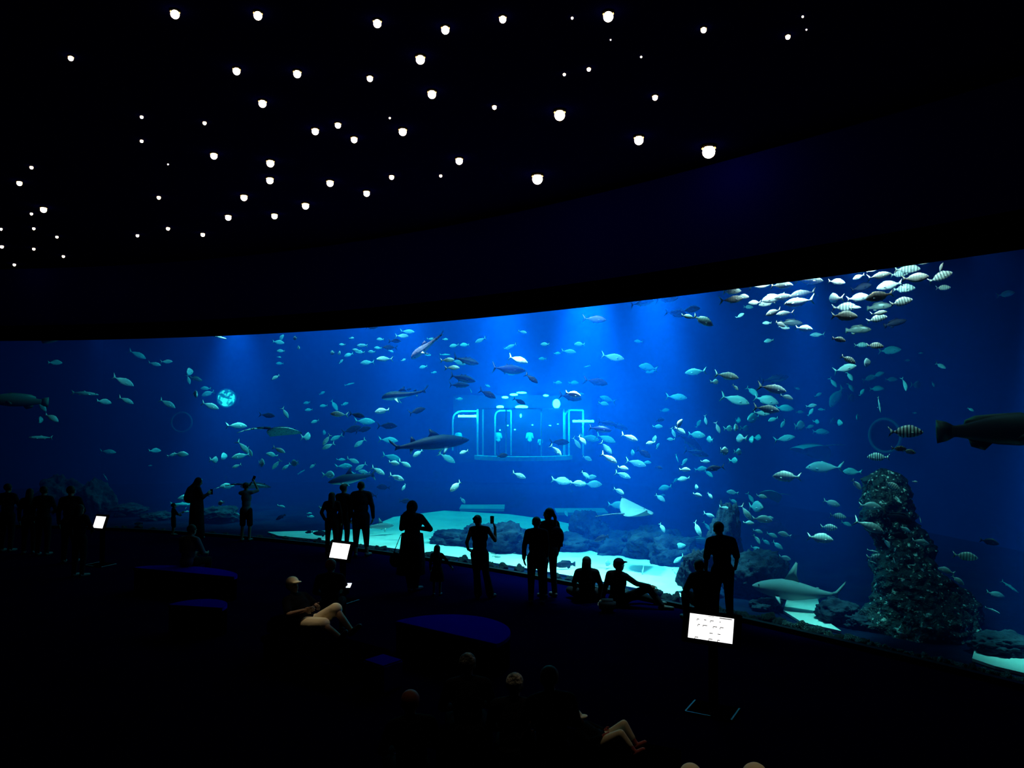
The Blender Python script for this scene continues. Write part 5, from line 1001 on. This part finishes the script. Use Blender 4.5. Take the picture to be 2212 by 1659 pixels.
# long dark bench with the reclining man
LD = Vector((.8, -.6, 0)); LC = Vector((-2.68, 11.05, 0))
bm = bmesh.new(); add_box(bm, (0, 0, .25), (2.0, .7, .1)); bmesh.ops.bevel(bm, geom=bm.edges[:], offset=.02, segments=2, affect='EDGES')
root = empty('long_bench', LC, math.atan2(LD.y, LD.x)); tag(root, 'long dark bench under the reclining man', 'bench')
link('seat', bm, m_benchd, root)
for x in (-.85, .85): b2 = bmesh.new(); add_box(b2, (x, 0, .10), (.12, .7, .20)); link('leg', b2, m_benchd, root)
b2 = bmesh.new(); add_box(b2, (-.85, 0, .43), (.22, .6, .26)); bmesh.ops.bevel(b2, geom=b2.edges[:], offset=.06, segments=3, affect='EDGES'); link('bolster', b2, m_benchd, root)
def blue_step(px0, py0, px1, py1, label, z=.45):
    a, b = on_z(px0, py0, z), on_z(px1, py1, z); d = b - a
    bm = bmesh.new(); add_box(bm, (0, 0, z / 2), (d.length, .35, z)); bmesh.ops.bevel(bm, geom=bm.edges[:], offset=.02, segments=2, affect='EDGES')
    o = link('low_block_seat', bm, m_bench); o.location = ((a + b) / 2).xy.to_3d(); o.rotation_euler = (0, 0, math.atan2(d.y, d.x)); tag(o, label, 'seat')
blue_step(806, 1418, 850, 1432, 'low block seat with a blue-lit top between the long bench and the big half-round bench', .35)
# reclining man: built along the bench, head at the far end
A = math.atan2(LD.y, LD.x)
REC = dict(hip=(-.10, 0, .14), chest=(-.34, 0, .32), neck=(-.46, 0, .48), head=(-.50, .0, .62), shL=(-.44, .18, .43), shR=(-.42, -.18, .42), elL=(-.28, .26, .30), wrL=(-.10, .14, .34), hdL=(-.03, .08, .35), elR=(-.24, -.27, .28), wrR=(-.06, -.14, .34), hdR=(.0, -.08, .35),
           hiL=(-.05, .09, .13), hiR=(-.05, -.09, .13), knL=(.34, .12, .36), knR=(.36, -.12, .20), anL=(.70, .12, .10), anR=(.72, -.10, .06), toL=(.80, .14, .2), toR=(.82, -.12, .18), face=(.75, 0, .1), up=(.1, 0, 1))
m_tan = mat('tan_skin', (0.26, 0.15, 0.10), rough=0.6, spec=0.2)
hipw = on_z(678, 1352, .42)
person((hipw.x, hipw.y, .325), 1.70, A, REC, 'man in a light cap and beige shorts reclining on the long bench, feet up', hair='cap', legs='shorts', bottom=m_cream, top=m_cloth, capmat=m_cream, skin=m_tan, sleeve=.4)
cw = on_z(690, 1330, .47)
person((cw.x + .05, cw.y + .45, .0), 1.6, .1, {**SEAT, 'face': (.3, .9, -.3)}, 'person with reddish hair sitting behind the reclining man', hair='short', capmat=mat('reddish_hair', (0.10, 0.02, 0.008), rough=.7), top=m_cloth)
m_pscreen = mat('phone_light', (1, 1, 1), emit=(0.9, 0.95, 1), es=2.0)
phone_at(Vector((cw.x + .33, cw.y + .55, .80)), 'small lit phone beside the person with reddish hair', lit=m_pscreen, up=(0, 1, .3), face=(0, -.3, 1))
# nearest seated visitors, only their lit hair shows
m_ghair = mat('grey_hair', (0.01, 0.01, 0.008), rough=.8, color2=(.16, .15, .12), vscale=14, bump=.8, bscale=40, ramp=(.45, .7)); m_bhair = mat('light_grey_hair', (0.03, 0.03, 0.02), rough=.8, color2=(.36, .33, .26), vscale=12, bump=.8, bscale=40, ramp=(.4, .7))
m_red = mat('red_sock', (0.45, 0.10, 0.08), rough=.9)
def near_sitter(px, topy, Y, label, hm, yaw=0.0, top=None):
    z = at(px, topy, Y).z; c = at(px, topy, Y)
    h = 1.68; s = h / 1.7; dz = z - 1.30 * s
    P_ = {k: (v[0], v[1], v[2] + dz / s) if k not in ('anL', 'anR', 'toL', 'toR', 'face', 'up') else v for k, v in SEAT.items()}
    return person((c.x, c.y - .08, 0), h, yaw, P_, label, hair='short', capmat=hm, top=top), dz
near_bench = []
for px, ty, Y, lab, hm, yw in [(1012, 1412, 8.0, 'seated person with short dark grey hair in front of the big half-round bench', m_ghair, .1), (1110, 1455, 7.7, 'seated person with thinning pale hair, nearer than the dark grey-haired one', m_bhair, -.1),
                               (1192, 1440, 7.3, 'dark-haired person sitting unlit beside the pale-haired one', m_hair, .2), (893, 1492, 7.4, 'small person with reddish hair sitting low at the dark front of the hall', mat('auburn_hair', (0.16, 0.035, 0.01), rough=.7), .3)]:
    near_sitter(px, ty, Y, lab, hm, yw)
for x0, x1, Y, z, lab in [(-.75, -.2, 7.95, .30, 'dark bench seat under the person with dark grey hair'), (-.18, .65, 7.5, .30, 'dark bench seat under the pale-haired and dark-haired people')]:
    bm = bmesh.new(); add_box(bm, ((x0 + x1) / 2, Y, z / 2), (x1 - x0, .5, z)); o = link('bench_block', bm, m_benchd); tag(o, lab, 'bench')
# reclining visitor at the front with pale shirt and reddish socks
A2 = -.45
hw = on_z(1312, 1592, .42); zz = .30
R2 = {**REC, 'chest': (-.32, 0, .20), 'neck': (-.46, 0, .30), 'head': (-.55, 0, .38), 'shL': (-.42, .18, .27), 'shR': (-.42, -.18, .26), 'elL': (-.26, .26, .2), 'elR': (-.24, -.27, .18), 'wrL': (-.1, .14, .24), 'wrR': (-.06, -.14, .24), 'hdL': (-.03, .08, .25), 'hdR': (0, -.08, .25), 'knL': (.24, .12, .40), 'knR': (.26, -.12, .34), 'anL': (.46, .12, .10), 'anR': (.50, -.10, .08), 'toL': (.56, .12, .18), 'toR': (.60, -.1, .16)}
bm = bmesh.new(); add_box(bm, (0, 0, zz / 2), (1.3, .6, zz)); o = link('bench_block', bm, m_benchd); o.location = (hw.x, hw.y, 0); o.rotation_euler = (0, 0, A2); tag(o, 'dark bench under the small visitor in cream trousers reclining at the front', 'bench')
per = person((hw.x, hw.y, zz), 1.02, A2, R2, 'small visitor in a pale cap, cream trousers and reddish shoes reclining at the front', hair='cap', capmat=m_cream, top=m_cloth, bottom=m_cream, legs='capri', shoes=True, skin=m_red, child=True)
for c in per.children:
    if c.name.startswith('shoe'): c.data.materials[0] = m_red
# two heads at the bottom edge
for px, lab in [(1500, 'head with pale hair just showing at the bottom edge, further from the corner'), (1627, 'head with pale hair at the bottom edge under the largest lit screen')]:
    near_sitter(px, 1653, 5.9 if px < 1550 else 5.0, lab, m_cream, 0.2 if px < 1550 else -.2)
# ---------------------------------------------------------------- information screens on stands
m_scr = mat('lit_white_screen', (1, 1, 1), emit=(1.0, 0.98, 0.95), es=1.6)
m_mark = mat('screen_ink', (0.03, 0.03, 0.04), rough=.8)
m_edge_glint = mat('edge_glint_grey', (0.10, 0.14, 0.17), rough=.4, spec=.4, metal=.0)
def kiosk(px, py, base_y, wpx, hpx, yaw, label, marks=0, tilt=20):
    b = on_z(px, base_y); Y = b.y; c = at(px, py, Y); zc_ = c.z; w = wpx / F * Y / math.cos(yaw); h = hpx / F * Y
    root = empty('screen_stand', (b.x, b.y, 0), -yaw); tag(root, label, 'information screen')
    bm = bmesh.new(); add_box(bm, (0, .05, .012), (.55, .42, .024)); bmesh.ops.bevel(bm, geom=bm.edges[:], offset=.006, segments=2, affect='EDGES'); link('base_plate', bm, m_black, root)
    for c_, d_ in (((-.27, .05, .02), (.018, .40, .012)), ((.27, .05, .02), (.018, .40, .012)), ((-.12, -.155, .02), (.30, .014, .012))):
        bm = bmesh.new(); add_box(bm, c_, d_); link('edge_glint', bm, m_edge_glint, root)  # paler bars added along the plate to draw its edge highlights
    bm = bmesh.new(); add_box(bm, (0, .09, zc_ / 2), (.10, .06, zc_ - .05)); link('post', bm, m_black, root)
    R = Matrix.Rotation(-math.radians(tilt), 3, 'X')
    bm = bmesh.new(); add_box(bm, (0, 0.03, 0), (w * 1.32, .05, h * 1.38)); bmesh.ops.bevel(bm, geom=bm.edges[:], offset=.01, segments=2, affect='EDGES'); fr = link('frame', bm, m_black, root); fr.location = (0, 0, zc_); fr.rotation_euler = (-math.radians(tilt), 0, 0)
    bm = bmesh.new(); add_box(bm, (0, 0, 0), (w, .012, h)); sc = link('screen', bm, m_scr, fr)
    if marks:
        random.seed(3); bm = bmesh.new()
        for r_, cs in ((.30, (-.30, -.14, .02, .2)), (.08, (-.27, -.13, .1, .25)), (-.2, (.02, .2)), (-.44, (-.3, .02, .2))):
            for x in cs:
                k = random.uniform(.03, .10)
                add_box(bm, (w * x, -.007, h * r_), (w * k, .002, h * .03))
                if random.random() < .6: add_box(bm, (w * (x - k / 2), -.007, h * (r_ - .04)), (w * .012, .002, h * .07))
        add_box(bm, (w * .32, -.007, h * .45), (w * .28, .002, h * .035)); add_box(bm, (w * -.02, -.007, h * .47), (w * .14, .002, h * .02))
        link('screen_marks', bm, m_mark, sc)
    else:
        bm = bmesh.new(); add_box(bm, (w * .02, -.007, h * .33), (w * .04, .002, h * .05)); link('screen_marks', bm, m_mark, sc)
kiosk(1537, 1357, 1540, 82, 51, .52, 'largest lit white screen on a stand, with small printed marks, below the leaning man', 1)
kiosk(733, 1190, 1300, 42, 32, .52, 'blank lit white screen on a stand in front of the three people standing together')
kiosk(213, 1128, 1222, 26, 25, .40, 'smallest lit white screen, far off beside the black rounded rocks')
# ---------------------------------------------------------------- ceiling lamps
m_bulb = mat('warm_bulb', (1, 1, 1), emit=(1.0, 0.82, 0.55), es=9.0)
m_fringe = mat('amber_fringe', (0.55, 0.33, 0.12), rough=.5)  # amber ring added round each bulb to give its glow a warm fringe
LAMPS = '378,31,16;557,34,16;815,51,16;962,65,16;1086,42,14;1314,36,20;1520,65,11;1702,80,9;1236,39,5;1319,86,3;1734,36,4;1742,64,3;153,126,9;511,154,14;642,160,15;799,170,12;908,129,18;933,204,17;567,224,15;1219,161,6;1272,150,8;1385,123,4;1415,211,11;1068,232,9;1209,249,22;306,253,6;442,266,7;306,305,6;681,284,14;730,271,12;765,302,13;842,255,4;870,285,16;462,337,13;584,353,15;583,390,14;992,348,15;1161,387,22;1380,303,19;1531,328,26;68,362,6;42,396,9;713,396,14;846,383,10;952,380,6;792,418,13;343,427,7;527,427,13;660,445,14;593,467,12;493,470,12;94,453,11;68,462,5;73,494,5;297,509,6;363,494,7;438,507,8;123,512,5;2,495,5;4,533,6;73,538,5;31,572,5;137,554,5;363,355,3;7,735,3'
lam = [tuple(map(float, t.split(','))) for t in LAMPS.split(';')][:-1]
def mesh_of(fn, m):
    bm = bmesh.new(); fn(bm); me = bpy.data.meshes.new('lamp_part'); bm.to_mesh(me); bm.free(); me.materials.append(m)
    for p in me.polygons: p.use_smooth = True
    return me
me_bulb = mesh_of(lambda b: add_ball(b, (0, 0, -1.0), 1, u=16, v=12), m_bulb)
me_fringe = mesh_of(lambda b: add_cyl(b, (0, 0, -.45), (0, 0, 0), 1.12, .9, seg=24, caps=False), m_fringe)
me_rim = mesh_of(lambda b: add_cyl(b, (0, 0, -.12), (0, 0, 0), 1.2, 1.2, seg=24), m_black)
bands = [(0, 110, 'top'), (110, 215, 'upper'), (215, 320, 'middle'), (320, 420, 'lower'), (420, 600, 'lowest')]
for lo_, hi_, bn in bands:
    row = sorted([l for l in lam if lo_ <= l[1] < hi_])
    for k, (px, py, d) in enumerate(row):
        c = on_z(px, py, HC); dist = (c - Vector((0, 0, ZC))).length; r = d / 2 / F * dist * .95
        c = on_z(px, py, HC - r)
        root = bpy.data.objects.new('ceiling_lamp', None); COL.objects.link(root); root.location = (c.x, c.y, HC - .001); root.scale = (r, r, r)
        for nm, me in (('bulb', me_bulb), ('fringe_ring', me_fringe), ('rim', me_rim)):
            o = bpy.data.objects.new(nm, me); COL.objects.link(o); o.parent = root
        size = 'tiny' if d < 6.5 else 'small' if d < 11.5 else 'bright' if d < 18 else 'very bright'
        tag(root, f"{size} warm ceiling lamp, {ordinal(k + 1)} from the left in the {bn} band", 'ceiling lamp', 'warm lamps scattered over the black ceiling')
# the few warm ceiling spots whose pools fall on people
def hall_spot(tgt, power, ang=9, dx=-.6, dy=-.6):
    t = Vector(tgt); spot('hall_spot', (t.x + dx, t.y + dy, HC - .3), t, power, (1.0, 0.84, 0.55), ang, .6, .05)
hall_spot((hipw.x + .0, hipw.y, .45), 420, 9, -.1, .2)
hall_spot(at(1012, 1420, 8.0), 160, 5, 0, .1)
hall_spot(at(1110, 1462, 7.7), 200, 5, 0, .1)
hall_spot((hw.x + .12, hw.y, zz), 90, 8, -.2, .1)
hall_spot(at(893, 1500, 7.4), 50, 5, 0, .1)
hall_spot(at(1627, 1660, 5.0), 160, 6, 0, .1)
hall_spot(at(1500, 1660, 5.9), 160, 6, 0, .1)
# people inside the distant gallery
m_gw = mat('gallery_white_shirt', (0.8, 0.85, 0.85), rough=.9)
for px, lab, t in [(1167, 'person in a white T-shirt inside the distant gallery window', m_gw), (1144, 'slim person standing beside the white T-shirt in the distant gallery', m_gal), (1076, 'person at the side panel of the distant gallery window', m_gal), (990, 'person under the arched frame of the distant gallery', m_gal)]:
    y = GY + 1.35; g = at(px, 945 if px == 1167 else 948, y)
    per = person((g.x, y, zb + .13), g.z - zb - .13 + .02 if g.z - zb > .9 else 1.2, math.pi * .1, {}, lab, top=t, bottom=m_gin, legs='trousers', sleeve=.5)
bpy.data.scenes.remove(TMP)
